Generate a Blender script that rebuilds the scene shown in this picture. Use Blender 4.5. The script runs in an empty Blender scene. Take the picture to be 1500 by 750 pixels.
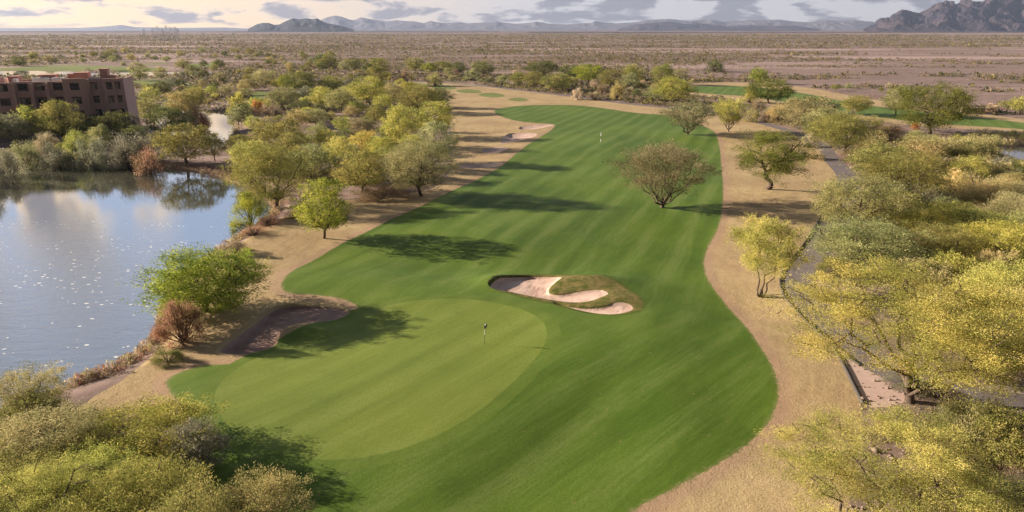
import bpy, math, random, time
import numpy as np
from mathutils import Vector
from mathutils.geometry import delaunay_2d_cdt
T0 = time.time()
R = math.radians
rng = np.random.default_rng(7)
sc = bpy.context.scene
COL = sc.collection

# ------------------------------------------------------------------ camera
CH = 28.0
PITCH = R(18.4)
cp, sp = math.cos(PITCH), math.sin(PITCH)
FPX = 1000.0
def at(px, py, z=0.0):
    u, v = (px - 750) / FPX, (py - 375) / FPX
    y = cp - v * sp
    dz = -(sp + v * cp)
    t = (z - CH) / dz
    return (u * t, y * t)
def depth_of(Y, Z): return Y * cp - (Z - CH) * sp
def z_at(Y, py):
    v = (py - 375) / FPX
    return CH - Y * (sp + v * cp) / (cp - v * sp)
cam_d = bpy.data.cameras.new('camera')
cam_d.sensor_width = 36.0
cam_d.lens = 36.0 * FPX / 1500.0
cam_d.clip_start = 0.5
cam_d.clip_end = 120000
cam = bpy.data.objects.new('camera', cam_d)
cam.location = (0, 0, CH)
cam.rotation_euler = (math.pi / 2 - PITCH, 0, 0)
COL.objects.link(cam)
sc.camera = cam

# ------------------------------------------------------------------ node helpers
class NT:
    def __init__(s, tree): s.t = tree; s.n = tree.nodes; s.l = tree.links
    def node(s, typ, **kw):
        n = s.n.new(typ)
        for k, v in kw.items():
            if k == 'inp':
                for a, b in v.items():
                    if isinstance(b, bpy.types.NodeSocket): s.l.new(b, n.inputs[a])
                    else: n.inputs[a].default_value = b
            else: setattr(n, k, v)
        return n
    def math(s, op, a, b=None, c=None, clamp=False):
        n = s.node('ShaderNodeMath', operation=op, use_clamp=clamp)
        for i, x in enumerate((a, b, c)):
            if x is None: continue
            if isinstance(x, bpy.types.NodeSocket): s.l.new(x, n.inputs[i])
            else: n.inputs[i].default_value = x
        return n.outputs[0]
    def mix(s, f, a, b, bt='MIX'):
        n = s.node('ShaderNodeMix', data_type='RGBA', blend_type=bt)
        n.clamp_factor = True
        for i, x in ((0, f), (6, a), (7, b)):
            if isinstance(x, bpy.types.NodeSocket): s.l.new(x, n.inputs[i])
            else: n.inputs[i].default_value = x if i == 0 else (x[0], x[1], x[2], 1)
        return n.outputs[2]
    def noise(s, vec, scale, detail=4, rough=.55, dist=0):
        n = s.node('ShaderNodeTexNoise', inp={'Scale': scale, 'Detail': detail, 'Roughness': rough, 'Distortion': dist})
        if vec is not None: s.l.new(vec, n.inputs['Vector'])
        return n.outputs['Fac']
    def mapping(s, vec, scale=(1,1,1), rot=(0,0,0), loc=(0,0,0)):
        n = s.node('ShaderNodeMapping', inp={'Scale': scale, 'Rotation': rot, 'Location': loc})
        s.l.new(vec, n.inputs[0]); return n.outputs[0]
    def rots(s, vec, ang, scale):
        return s.mapping(s.mapping(vec, rot=(0, 0, ang)), scale)
    def ramp(s, f, lo, hi):
        n = s.node('ShaderNodeMapRange', interpolation_type='SMOOTHSTEP', inp={'From Min': lo, 'From Max': hi})
        s.l.new(f, n.inputs[0]); return n.outputs[0]
    def bump(s, h, strength, dist=1.0):
        n = s.node('ShaderNodeBump', inp={'Strength': strength, 'Distance': dist, 'Height': h}); return n.outputs[0]
def mat(name):
    m = bpy.data.materials.new(name); m.use_nodes = True
    t = NT(m.node_tree); t.n.clear()
    out = t.node('ShaderNodeOutputMaterial')
    return m, t, out
def pbsdf(t, out, col, rough=.9, spec=.2, normal=None, **kw):
    p = t.node('ShaderNodeBsdfPrincipled')
    for k, v in (('Base Color', col), ('Roughness', rough), ('Specular IOR Level', spec)):
        if isinstance(v, bpy.types.NodeSocket): t.l.new(v, p.inputs[k])
        else: p.inputs[k].default_value = (*v, 1) if isinstance(v, tuple) else v
    if normal is not None: t.l.new(normal, p.inputs['Normal'])
    t.l.new(p.outputs[0], out.inputs[0])
    return p
def posn(t): return t.node('ShaderNodeNewGeometry').outputs['Position']

def simple(name, col, rough=.7, spec=.3, nscale=3.0, var=.25):
    m, t, o = mat(name); P = posn(t)
    f = t.noise(P, nscale, 5)
    c = t.mix(f, tuple(x * (1 - var) for x in col), tuple(min(1, x * (1 + var)) for x in col))
    pbsdf(t, o, c, rough, spec, t.bump(f, .15, .05)); return m

M = {}
# desert floor
m, t, o = mat('desert_floor'); P = posn(t)
big = t.noise(t.mapping(P, (.0016, .008, 1)), 1.0, 5, .6, .8)
med = t.noise(t.mapping(P, (.02, .045, 1)), 1.0, 6, .65, .5)
fin = t.noise(P, 1.3, 6, .7)
c = t.mix(t.ramp(med, .3, .7), (.21, .15, .135), (.32, .225, .205))
wash = t.ramp(big, .50, .62)
c = t.mix(wash, c, (.47, .345, .32))
c = t.mix(t.ramp(t.noise(t.mapping(P, (.003, .011, 1), loc=(9, 4, 0)), 1, 4), .58, .72), c, (.24, .135, .115))
c = t.mix(t.ramp(t.noise(P, .35, 5, .7), .45, .7), c, (.13, .105, .08))
c = t.mix(t.math('MULTIPLY', fin, .35), c, (.10, .075, .055))
pbsdf(t, o, c, .95, .1, t.bump(fin, .5, .12)); M['ground'] = m
# dormant rough
m, t, o = mat('dormant_grass'); P = posn(t)
a = t.noise(P, .09, 5, .6, .6); b = t.noise(P, .5, 6, .65); f = t.noise(P, 7.0, 5, .75)
st = t.noise(t.rots(P, .35, (1.2, .22, 1)), 1.0, 4, .6)
c = t.mix(t.ramp(a, .35, .65), (.37, .265, .150), (.45, .345, .19))
c = t.mix(t.math('MULTIPLY', t.ramp(b, .45, .75), .55), c, (.29, .225, .115))
c = t.mix(t.math('MULTIPLY', t.ramp(st, .45, .7), .35), c, (.31, .215, .14))
c = t.mix(t.math('MULTIPLY', t.ramp(t.noise(P, .16, 3, .5), .6, .75), .45), c, (.17, .19, .05))
c = t.mix(t.math('MULTIPLY', t.ramp(f, .42, .72), .55), c, (.17, .115, .06))
ed = t.node('ShaderNodeAttribute', attribute_name='edge').outputs['Fac']
en = t.math('ADD', ed, t.math('MULTIPLY', t.math('SUBTRACT', t.noise(P, 2.2, 5, .75), .5), 1.6))
c = t.mix(t.math('MULTIPLY', t.ramp(en, -1.7, -.7), .55), c, (.33, .215, .155))
c = t.mix(t.math('MULTIPLY', t.ramp(en, -.25, .25), .75), c, (.11, .145, .03))
pbsdf(t, o, c, .95, .1, t.bump(t.math('ADD', f, t.math('MULTIPLY', b, 2)), .8, .16)); M['rough'] = m
# fairway
def turf(name, c0, c1, c2, per, ang, amt, bumpamt=.3, ang2=None):
    m, t, o = mat(name); P = posn(t)
    warp = t.node('ShaderNodeTexNoise', inp={'Scale': .035, 'Detail': 2.0}); t.l.new(P, warp.inputs[0])
    off = t.node('ShaderNodeVectorMath', operation='MULTIPLY_ADD'); t.l.new(warp.outputs['Color'], off.inputs[0]); off.inputs[1].default_value = (2.5, 2.5, 0); t.l.new(P, off.inputs[2])
    Q = off.outputs[0]
    def pat(a):
        R1 = t.mapping(Q, rot=(0, 0, a))
        w = t.node('ShaderNodeTexWave', wave_type='BANDS', bands_direction='X', wave_profile='SIN', inp={'Scale': .314 / per, 'Distortion': .7, 'Detail': 3.0, 'Detail Scale': .5, 'Detail Roughness': .6})
        t.l.new(t.mapping(R1, (1, .25, 1)), w.inputs[0])
        f1 = t.noise(t.mapping(R1, (.55, .035, 1)), 1.0, 6, .68, .3)
        f2 = t.noise(t.mapping(R1, (4.5, .30, 1)), 1.0, 6, .8, .2)
        return t.math('ADD', t.math('MULTIPLY', w.outputs['Fac'], .11), t.math('ADD', t.math('MULTIPLY', f1, .49), t.math('MULTIPLY', f2, .40)))
    pt = pat(ang)
    if ang2 is not None:
        y_ = t.node('ShaderNodeSeparateXYZ', inp={0: P}).outputs[1]
        k = t.ramp(y_, 78, 50); p2 = pat(ang2)
        pt = t.math('ADD', t.math('MULTIPLY', pt, t.math('SUBTRACT', 1.0, k)), t.math('MULTIPLY', p2, k))
    med = t.noise(P, .045, 4, .55, .5)
    sm = t.noise(P, .33, 5, .65)
    sp_ = t.noise(P, 5.5, 5, .8)
    c = t.mix(t.ramp(med, .35, .65), c0, c1)
    c = t.mix(t.math('MULTIPLY', t.ramp(pt, .46, .64), amt), c, c2)
    c = t.mix(t.math('MULTIPLY', t.ramp(pt, .50, .36), amt * .6), c, tuple(x * .5 for x in c0))
    c = t.mix(t.math('MULTIPLY', t.ramp(sm, .5, .8), .35), c, tuple(x * .6 for x in c0))
    c = t.mix(t.math('MULTIPLY', t.ramp(sp_, .42, .68), .42), c, tuple(x * .5 for x in c0))
    if name == 'fairway_turf':
        ed = t.node('ShaderNodeAttribute', attribute_name='edge').outputs['Fac']
        en = t.math('ADD', ed, t.math('MULTIPLY', t.math('SUBTRACT', t.noise(P, 2.2, 5, .75), .5), 1.6))
        c = t.mix(t.math('MULTIPLY', t.ramp(en, .35, -.25), .7), c, (.24, .20, .10))
        dv = t.node('ShaderNodeTexVoronoi', feature='F1', inp={'Scale': .55}); t.l.new(P, dv.inputs[0])
        c = t.mix(t.math('MULTIPLY', t.math('LESS_THAN', t.math('ADD', dv.outputs['Distance'], t.math('MULTIPLY', sp_, .3)), .21), .5), c, (.20, .16, .07))
    pbsdf(t, o, c, .8, .15, t.bump(t.math('ADD', sp_, t.math('MULTIPLY', sm, 1.2)), bumpamt, .1))
    return m
M['fairway'] = turf('fairway_turf', (.066, .124, .009), (.100, .158, .014), (.162, .208, .052), 4.6, R(22), .62, ang2=R(43))
M['green'] = turf('green_turf', (.128, .178, .024), (.154, .200, .030), (.195, .235, .058), 3.4, R(40), .5, .15)
M['collar'] = turf('collar_turf', (.085, .140, .013), (.108, .160, .018), (.15, .195, .045), 3.0, R(43), .4)
M['tee'] = turf('tee_turf', (.14, .175, .035), (.17, .19, .05), (.21, .21, .07), 3.0, R(60), .4)
# bunker fringe, olive dry grass
m, t, o = mat('shaggy_grass'); P = posn(t)
b = t.noise(P, 1.1, 6, .7); f = t.noise(P, 7, 5, .8)
c = t.mix(t.ramp(b, .35, .65), (.10, .12, .025), (.27, .21, .085))
c = t.mix(t.ramp(f, .5, .8), c, (.08, .075, .025))
ed = t.node('ShaderNodeAttribute', attribute_name='edgeb').outputs['Fac']
en = t.math('ADD', ed, t.math('MULTIPLY', t.math('SUBTRACT', t.noise(P, 1.2, 5, .75), .5), 3.0))
c = t.mix(t.math('MULTIPLY', t.ramp(en, 1.0, -.2), .9), c, (.075, .125, .015))
pbsdf(t, o, c, .95, .1, t.bump(t.math('ADD', b, f), 1.0, .35)); M['shaggy'] = m
# sand
m, t, o = mat('bunker_sand'); P = posn(t)
b = t.noise(P, .6, 5, .6); f = t.noise(P, 9, 4, .7); rk = t.noise(t.rots(P, .8, (6, 1.2, 1)), 1, 3, .6)
c = t.mix(t.ramp(b, .3, .7), (.46, .32, .26), (.62, .47, .40))
c = t.mix(t.math('MULTIPLY', f, .4), c, (.40, .27, .215))
pbsdf(t, o, c, .95, .1, t.bump(t.math('ADD', rk, t.math('MULTIPLY', b, 1.2)), .8, .2)); M['sand'] = m
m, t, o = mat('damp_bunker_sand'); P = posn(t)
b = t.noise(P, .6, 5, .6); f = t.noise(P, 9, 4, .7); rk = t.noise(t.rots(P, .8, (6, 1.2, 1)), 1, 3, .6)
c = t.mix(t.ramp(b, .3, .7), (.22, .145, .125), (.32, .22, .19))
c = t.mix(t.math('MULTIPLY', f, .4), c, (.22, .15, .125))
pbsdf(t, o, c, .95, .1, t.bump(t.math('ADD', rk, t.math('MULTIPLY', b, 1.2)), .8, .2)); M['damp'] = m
# asphalt path
m, t, o = mat('path_asphalt'); P = posn(t)
b = t.noise(P, .4, 5, .6); f = t.noise(P, 12, 4, .8)
c = t.mix(t.ramp(b, .3, .7), (.135, .115, .12), (.19, .165, .165))
c = t.mix(t.math('MULTIPLY', f, .4), c, (.10, .085, .085))
c = t.mix(t.math('MULTIPLY', t.ramp(t.noise(P, .9, 4, .6), .55, .75), .35), c, (.25, .21, .19))
pbsdf(t, o, c, .9, .2, t.bump(f, .3, .03)); M['path'] = m
M['paving'] = simple('concrete_paving', (.36, .29, .26), .9, .2, 1.2)
M['verge'] = simple('verge_sand', (.46, .34, .30), .95, .1, 1.5, .18)
M['kerb'] = simple('kerb_stone', (.085, .075, .07), .9, .2, 3)
M['lakebed'] = simple('lake_bed', (.06, .05, .035), .9, .1, .5)
# water
m, t, o = mat('lake_water'); P = posn(t)
r1 = t.noise(t.mapping(P, (1, 2.2, 1), rot=(0, 0, .25)), .55, 4, .55, .5)
r2 = t.noise(t.mapping(P, (1, 2.4, 1), rot=(0, 0, .1)), 2.4, 3, .6)
calm = t.ramp(t.node('ShaderNodeSeparateXYZ', inp={0: P}).outputs[1], 118, 60)
hgt = t.math('ADD', t.math('MULTIPLY', r1, .5), t.math('MULTIPLY', r2, .22))
nb = t.node('ShaderNodeBump', inp={'Distance': .10, 'Height': hgt})
t.l.new(t.math('MULTIPLY_ADD', calm, .75, .06), nb.inputs['Strength'])
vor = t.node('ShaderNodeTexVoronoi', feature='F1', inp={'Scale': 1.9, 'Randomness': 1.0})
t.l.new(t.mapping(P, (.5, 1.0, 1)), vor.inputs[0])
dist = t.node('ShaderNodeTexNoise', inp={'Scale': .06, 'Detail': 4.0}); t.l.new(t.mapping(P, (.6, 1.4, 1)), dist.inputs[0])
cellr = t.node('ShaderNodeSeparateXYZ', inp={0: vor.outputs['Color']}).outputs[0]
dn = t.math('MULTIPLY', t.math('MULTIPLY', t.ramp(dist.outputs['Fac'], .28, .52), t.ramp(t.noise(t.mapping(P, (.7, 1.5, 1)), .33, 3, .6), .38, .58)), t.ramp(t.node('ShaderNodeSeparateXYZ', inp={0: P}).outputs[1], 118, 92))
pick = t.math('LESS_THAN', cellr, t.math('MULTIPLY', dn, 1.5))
glints = t.math('MULTIPLY', pick, t.math('LESS_THAN', t.math('ADD', vor.outputs['Distance'], t.math('MULTIPLY', t.noise(P, 3, 3, .7), .25)), t.math('MULTIPLY_ADD', cellr, .24, .12)))
base = t.mix(glints, (.052, .054, .040), (.80, .80, .80))  # glitter on the ripples painted as white flecks in the base colour
d = t.node('ShaderNodeBsdfDiffuse', inp={'Color': base, 'Normal': nb.outputs[0]})
g = t.node('ShaderNodeBsdfGlossy', inp={'Color': (.93, .95, 1, 1), 'Roughness': .035, 'Normal': nb.outputs[0]})
fr = t.node('ShaderNodeFresnel', inp={'IOR': 3.2, 'Normal': nb.outputs[0]})
ff = t.math('MULTIPLY', fr.outputs[0], t.math('SUBTRACT', 1.0, t.math('MULTIPLY', glints, .8)))
mx = t.node('ShaderNodeMixShader'); t.l.new(ff, mx.inputs[0]); t.l.new(d.outputs[0], mx.inputs[1]); t.l.new(g.outputs[0], mx.inputs[2])
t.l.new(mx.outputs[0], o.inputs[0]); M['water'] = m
# leaves: object tint x per-leaf variation
def leafmat(name, use_col):
    m, t, o = mat(name)
    va = t.node('ShaderNodeAttribute', attribute_name='var').outputs['Fac']
    if use_col: c = t.node('ShaderNodeAttribute', attribute_name='tint').outputs['Color']
    else: c = t.node('ShaderNodeObjectInfo').outputs['Color']
    hs = t.node('ShaderNodeHueSaturation', inp={'Color': c, 'Saturation': 1.0})
    t.l.new(t.math('MULTIPLY_ADD', va, 1.5, .30), hs.inputs['Value'])
    t.l.new(t.math('MULTIPLY_ADD', va, -.07, .535), hs.inputs['Hue'])
    c = hs.outputs[0]
    d = t.node('ShaderNodeBsdfDiffuse', inp={'Color': c})
    tr = t.node('ShaderNodeBsdfTranslucent', inp={'Color': c})
    mx = t.node('ShaderNodeMixShader', inp={0: .42}); t.l.new(d.outputs[0], mx.inputs[1]); t.l.new(tr.outputs[0], mx.inputs[2])
    t.l.new(mx.outputs[0], o.inputs[0]); return m
M['leaf'] = leafmat('leaf', False)
M['scrubleaf'] = leafmat('scrub_leaf', True)
M['bark'] = simple('bark', (.10, .075, .06), .95, .1, 4, .5)
M['greenbark'] = simple('green_bark', (.15, .14, .085), .9, .1, 4, .4)
M['adobe'] = simple('terracotta_render', (.43, .285, .25), .95, .1, .6, .12)
M['adobe_light'] = simple('clay_render', (.44, .25, .205), .95, .1, .6, .12)
M['curtain'] = simple('linen_curtain', (.42, .37, .31), .9, .1, 3)
M['roofing'] = simple('flat_roofing', (.42, .38, .36), .9, .1, .8, .2)
M['white'] = simple('white_metal', (.75, .75, .74), .5, .4, 2, .05)
M['darkframe'] = simple('dark_frame', (.035, .028, .026), .6, .3, 2)
M['black'] = simple('black_paint', (.02, .02, .02), .5, .3, 2)
M['steel'] = simple('galvanised_steel', (.30, .30, .31), .5, .5, 1)
m, t, o = mat('window_glass'); pbsdf(t, o, (.02, .024, .028), .08, .8); M['glass'] = m

# ------------------------------------------------------------------ mesh helpers
def mesh_np(name, V, F, smooth=False):
    """V (n,3); F (m,k) one face size"""
    V = np.asarray(V, dtype=np.float32); F = np.asarray(F, dtype=np.int32)
    me = bpy.data.meshes.new(name)
    me.vertices.add(len(V)); me.vertices.foreach_set('co', V.ravel())
    k = F.shape[1]
    me.loops.add(F.size); me.loops.foreach_set('vertex_index', F.ravel())
    me.polygons.add(len(F)); me.polygons.foreach_set('loop_start', np.arange(0, F.size, k, dtype=np.int32))
    if smooth: me.polygons.foreach_set('use_smooth', np.ones(len(F), dtype=bool))
    me.update(calc_edges=True)
    return me
def link(name, me, m, parent=None, **props):
    o = bpy.data.objects.new(name, me)
    if m is not None and not me.materials: me.materials.append(m)
    COL.objects.link(o)
    if parent is not None: o.parent = parent
    for k, v in props.items(): o[k] = v
    return o
def empty(name, loc, rz=0, **props):
    o = bpy.data.objects.new(name, None); o.location = loc; o.rotation_euler = (0, 0, rz)
    o.empty_display_size = .5
    COL.objects.link(o)
    for k, v in props.items(): o[k] = v
    return o
class MB:
    def __init__(s): s.v = []; s.f = []
    def box(s, x0, x1, y0, y1, z0, z1):
        b = len(s.v)
        s.v += [(x, y, z) for z in (z0, z1) for y in (y0, y1) for x in (x0, x1)]
        s.f += [[b + i for i in q] for q in ((0,2,3,1),(4,5,7,6),(0,1,5,4),(2,6,7,3),(0,4,6,2),(1,3,7,5))]
        return s
    def taper(s, x0, x1, y0, y1, z0, z1, k):
        """box whose outer (-y) side and sides batter inwards by k towards the top"""
        b = len(s.v)
        s.v += [(x0,y0,z0),(x1,y0,z0),(x0,y1,z0),(x1,y1,z0),(x0+k,y0+k,z1),(x1-k,y0+k,z1),(x0+k,y1,z1),(x1-k,y1,z1)]
        s.f += [[b + i for i in q] for q in ((0,2,3,1),(4,5,7,6),(0,1,5,4),(2,6,7,3),(0,4,6,2),(1,3,7,5))]
        return s
    def bar(s, p, q, r0, r1=None, n=6):
        r1 = r0 if r1 is None else r1
        p, q = Vector(p), Vector(q); d = (q - p).normalized()
        a = d.orthogonal().normalized(); c = d.cross(a)
        b = len(s.v)
        for e, r in ((p, r0), (q, r1)):
            for i in range(n):
                w = 2 * math.pi * i / n
                s.v.append(tuple(e + a * (r * math.cos(w)) + c * (r * math.sin(w))))
        for i in range(n):
            j = (i + 1) % n; s.f.append([b + i, b + j, b + n + j, b + n + i])
        s.f.append([b + i for i in range(n)][::-1]); s.f.append([b + n + i for i in range(n)])
        return s
    def build(s, name, m, parent=None, **props):
        me = bpy.data.meshes.new(name); me.from_pydata(s.v, [], s.f); me.update()
        return link(name, me, m, parent, **props)

# value noise
def _h(ix, iy, seed):
    n = (ix * 374761393 + iy * 668265263 + seed * 974634777) & 0xffffffff
    n = ((n ^ (n >> 13)) * 1274126177) & 0xffffffff
    return ((n ^ (n >> 16)) & 0xffff) / 65535.0
def vnoise(x, y, seed=0):
    x = np.asarray(x, float); y = np.asarray(y, float)
    ix = np.floor(x).astype(np.int64); iy = np.floor(y).astype(np.int64)
    fx = x - ix; fy = y - iy; fx = fx * fx * (3 - 2 * fx); fy = fy * fy * (3 - 2 * fy)
    a = _h(ix, iy, seed); b = _h(ix + 1, iy, seed); c = _h(ix, iy + 1, seed); d = _h(ix + 1, iy + 1, seed)
    return (a * (1 - fx) + b * fx) * (1 - fy) + (c * (1 - fx) + d * fx) * fy
def fbm(x, y, seed=0, oct=4, g=.5):
    s = 0; a = 1; n = 0
    for i in range(oct):
        s = s + a * vnoise(x * 2 ** i, y * 2 ** i, seed + i * 17); n += a; a *= g
    return s / n

# ------------------------------------------------------------------ course outlines (traced, laid on the ground)
def chaikin(p, n=2, closed=True):
    p = np.asarray(p, float)
    for _ in range(n):
        q = np.roll(p, -1, axis=0) if closed else p[1:]
        a = p if closed else p[:-1]
        r = np.empty((len(a) * 2, 2)); r[0::2] = a * .75 + q * .25; r[1::2] = a * .25 + q * .75
        if not closed: r = np.vstack([p[:1], r, p[-1:]])
        p = r
    return p
def poly(pts, z=0.0, sm=2): return chaikin([at(x, y, z) for x, y in pts], sm)
def inside(P, x, y):
    n = len(P); res = np.zeros(np.shape(x), bool)
    x0, y0 = P[:, 0], P[:, 1]; x1, y1 = np.roll(x0, -1), np.roll(y0, -1)
    bb = (x >= x0.min()) & (x <= x0.max()) & (y >= y0.min()) & (y <= y0.max())
    idx = np.nonzero(bb)[0]
    xs, ys = x[idx], y[idx]; r = np.zeros(len(idx), bool)
    for i in range(n):
        c = (y0[i] > ys) != (y1[i] > ys)
        with np.errstate(divide='ignore', invalid='ignore'):
            xx = (x1[i] - x0[i]) * (ys - y0[i]) / (y1[i] - y0[i] + 1e-30) + x0[i]
        r ^= c & (xs < xx)
    res[idx] = r
    return res
def sdist(P, x, y, reach=1e9):
    """distance to outline, positive inside; far points are clamped at -reach"""
    res = np.full(np.shape(x), -reach, float)
    bb = (x > P[:, 0].min() - reach) & (x < P[:, 0].max() + reach) & (y > P[:, 1].min() - reach) & (y < P[:, 1].max() + reach)
    idx = np.nonzero(bb)[0]
    if len(idx) == 0: return res
    xs, ys = x[idx], y[idx]; d = np.full(len(idx), 1e18)
    Q = np.roll(P, -1, axis=0)
    for a, b in zip(P, Q):
        e = b - a; L = e @ e + 1e-12
        tt = np.clip(((xs - a[0]) * e[0] + (ys - a[1]) * e[1]) / L, 0, 1)
        d = np.minimum(d, (xs - a[0] - tt * e[0]) ** 2 + (ys - a[1] - tt * e[1]) ** 2)
    d = np.sqrt(d); ins = inside(P, xs, ys)
    res[idx] = np.maximum(np.where(ins, d, -d), -reach)
    return res
def sstep(t): t = np.clip(t, 0, 1); return t * t * (3 - 2 * t)

WZ = -1.0
LAKE = poly([(-420,262),(-150,262),(0,256),(27,243),(53,238),(110,238),(200,238),(208,242),(240,248),(315,257),(345,268),(378,284),(398,300),(396,318),(372,336),(345,351),(318,366),(296,384),(262,410),(246,432),(234,452),(230,478),(222,500),(190,525),(150,546),(95,566),(30,590),(-60,640),(-250,720),(-600,720),(-700,300)], WZ, 2)
ARM = poly([(195,150),(235,156),(300,160),(335,166),(345,176),(343,196),(330,216),(300,222),(292,206),(270,200),(245,196),(228,186),(215,170)], WZ)
POND = poly([(-120,104),(20,103),(100,104),(140,106),(200,104),(300,105),(335,108),(300,112),(200,113),(100,114),(0,113),(-120,114)], WZ)
POND2 = poly([(1446,222),(1470,215),(1510,213),(1640,215),(1680,240),(1560,240),(1500,236),(1462,230)], WZ)
FAIR = poly([(420,950),(330,800),(300,700),(285,640),(268,600),(240,563),(252,548),(300,533),(345,534),(382,529),(419,518),(449,505),(489,490),(521,476),(531,459),(514,441),(472,434),(425,432),(412,425),(415,412),(432,393),(470,370),(515,348),(560,327),(620,300),(665,278),(700,262),(740,240),(768,216),(790,200),(812,187),(814,181),(790,180),(752,177),(728,169),(722,161),(745,156),(790,153),(850,154),(890,159),(930,166),(985,169),(1020,180),(1045,190),(1053,205),(1057,240),(1060,280),(1057,320),(1045,345),(1032,368),(1031,392),(1042,417),(1062,442),(1086,471),(1110,506),(1130,540),(1141,575),(1136,605),(1120,630),(1085,660),(1040,690),(980,722),(920,752),(850,800),(780,900),(700,950)])
GREEN = poly([(313,590),(318,570),(335,550),(370,525),(420,500),(480,475),(530,458),(580,447),(640,443),(700,445),(755,457),(790,474),(803,495),(797,520),(775,547),(740,580),(700,613),(650,643),(590,667),(530,680),(470,683),(420,675),(370,656),(330,630)], sm=3)
COLLAR = None
ROUGH = poly([(205,900),(160,700),(100,640),(120,590),(180,556),(222,515),(236,480),(240,445),(262,415),(300,385),(345,362),(385,330),(405,318),(432,314),(490,296),(560,287),(625,281),(658,262),(662,230),(664,200),(655,172),(662,152),(640,138),(590,130),(560,124),(600,119),(660,121),(700,124),(760,132),(850,142),(900,150),(960,157),(1020,160),(1085,171),(1130,181),(1170,192),(1198,208),(1215,228),(1233,250),(1234,270),(1216,310),(1198,345),(1178,375),(1158,400),(1152,425),(1168,450),(1206,485),(1216,502),(1240,545),(1262,600),(1262,650),(1240,760),(1180,900),(700,1000)])
BFRINGE = poly([(711,419),(728,407),(765,398),(820,398),(862,403),(908,418),(938,436),(947,455),(932,467),(895,470),(858,467),(828,459),(800,450),(760,440),(722,431)])
B1 = poly([(316,513),(326,503),(350,487),(370,472),(388,458),(405,449),(430,446),(460,447),(492,450),(510,454),(513,459),(500,466),(480,471),(455,474),(435,476),(420,480),(411,488),(407,500),(392,509),(370,515),(345,518),(325,517)])
B2 = poly([(713,424),(724,414),(740,406),(765,401),(800,401),(820,404),(827,409),(818,416),(806,423),(806,430),(818,432),(850,428),(880,427),(892,432),(894,437),(880,443),(860,447),(830,447),(800,442),(770,437),(745,432),(725,430)])
B3 = poly([(808,447),(815,452),(830,456),(850,462),(875,467),(900,468),(920,464),(931,458),(926,451),(910,448),(898,449),(885,454),(860,455),(835,452),(820,448)])
B4 = poly([(732,211),(735,203),(740,197),(748,194),(780,193),(789,196),(776,202),(752,207),(740,211)], sm=1)
B5 = poly([(757,189),(765,184),(790,182),(815,182),(800,186),(778,189)], sm=1)
B6 = poly([(703,222),(715,217),(738,216),(746,219),(735,224),(715,226)], sm=1)
B7 = poly([(668,243),(700,238),(735,238),(738,242),(712,246),(680,247)], sm=1)
TEES = [poly(p, sm=2) for p in ([(590,123),(610,121),(630,124),(622,127),(598,127)],[(627,127),(640,124),(668,127),(670,131),(645,131)],[(664,132),(690,130),(708,134),(700,137),(674,136)],[(697,138),(720,135),(742,139),(735,143),(708,142)],
        [(737,146),(760,142),(778,146),(765,149)])]
FAIR2 = poly([(1005,127),(1050,125),(1100,127),(1170,135),(1240,149),(1310,160),(1400,168),(1500,180),(1640,196),(1640,206),(1500,188),(1390,183),(1300,174),(1200,160),(1140,148),(1090,140),(1040,138),(1000,133)])
ROUGH2 = poly([(985,125),(1050,120),(1110,121),(1180,127),(1250,141),(1310,151),(1400,162),(1500,175),(1660,190),(1660,212),(1500,192),(1385,188),(1290,180),(1190,166),(1120,152),(1060,143),(1000,140)])
GREENS = [poly(p) for p in ([(-60,102),(20,99),(60,96),(100,95),(133,96),(200,98),(250,99),(245,102),(150,103),(60,102),(0,103)],[(190,118),(230,115),(285,121),(290,124),(245,127),(195,125)],[(365,137),(380,132),(398,137),(390,146),(370,145)],[(268,96),(290,92),(325,93),(318,97),(285,99)],[(205,94),(225,92),(250,92.5),(245,94),(222,95)])]
ROADL = poly([(-200,222),(-60,216),(0,210),(40,205),(60,206),(45,213),(0,219),(-80,228),(-200,236)])
TERR = poly([(200,196),(206,182),(215,175),(232,176),(240,188),(236,197),(220,200)])
PATHC = [(430,116),(560,118),(640,121),(700,125),(780,134),(860,144),(920,152),(975,158),(1030,163),(1085,172),(1125,182),(1160,193),(1190,204),(1206,217),(1217,232),(1236,248),(1243,260),(1239,282),(1227,312),(1212,345),(1194,370),(1176,392),(1168,410),(1172,430),(1192,455),(1230,488),(1268,520),(1318,552),(1378,573),(1440,586),(1520,594),(1650,600)]
pc = chaikin([at(x, y) for x, y in PATHC], 3, closed=False)
def offset_line(p, w):
    d = np.gradient(p, axis=0); d /= np.linalg.norm(d, axis=1)[:, None] + 1e-9
    return p + np.stack([-d[:, 1], d[:, 0]], 1) * w
PATH = np.vstack([offset_line(pc, 2.0), offset_line(pc, -1.9)[::-1]])
PINK = poly([(1214,500),(1240,505),(1275,530),(1320,560),(1345,580),(1310,600),(1264,602),(1250,572),(1236,538)], sm=1)
PAVE = poly([(1395,590),(1420,572),(1450,562),(1500,560),(1600,560),(1640,640),(1500,606),(1440,600)], sm=1)

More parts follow.
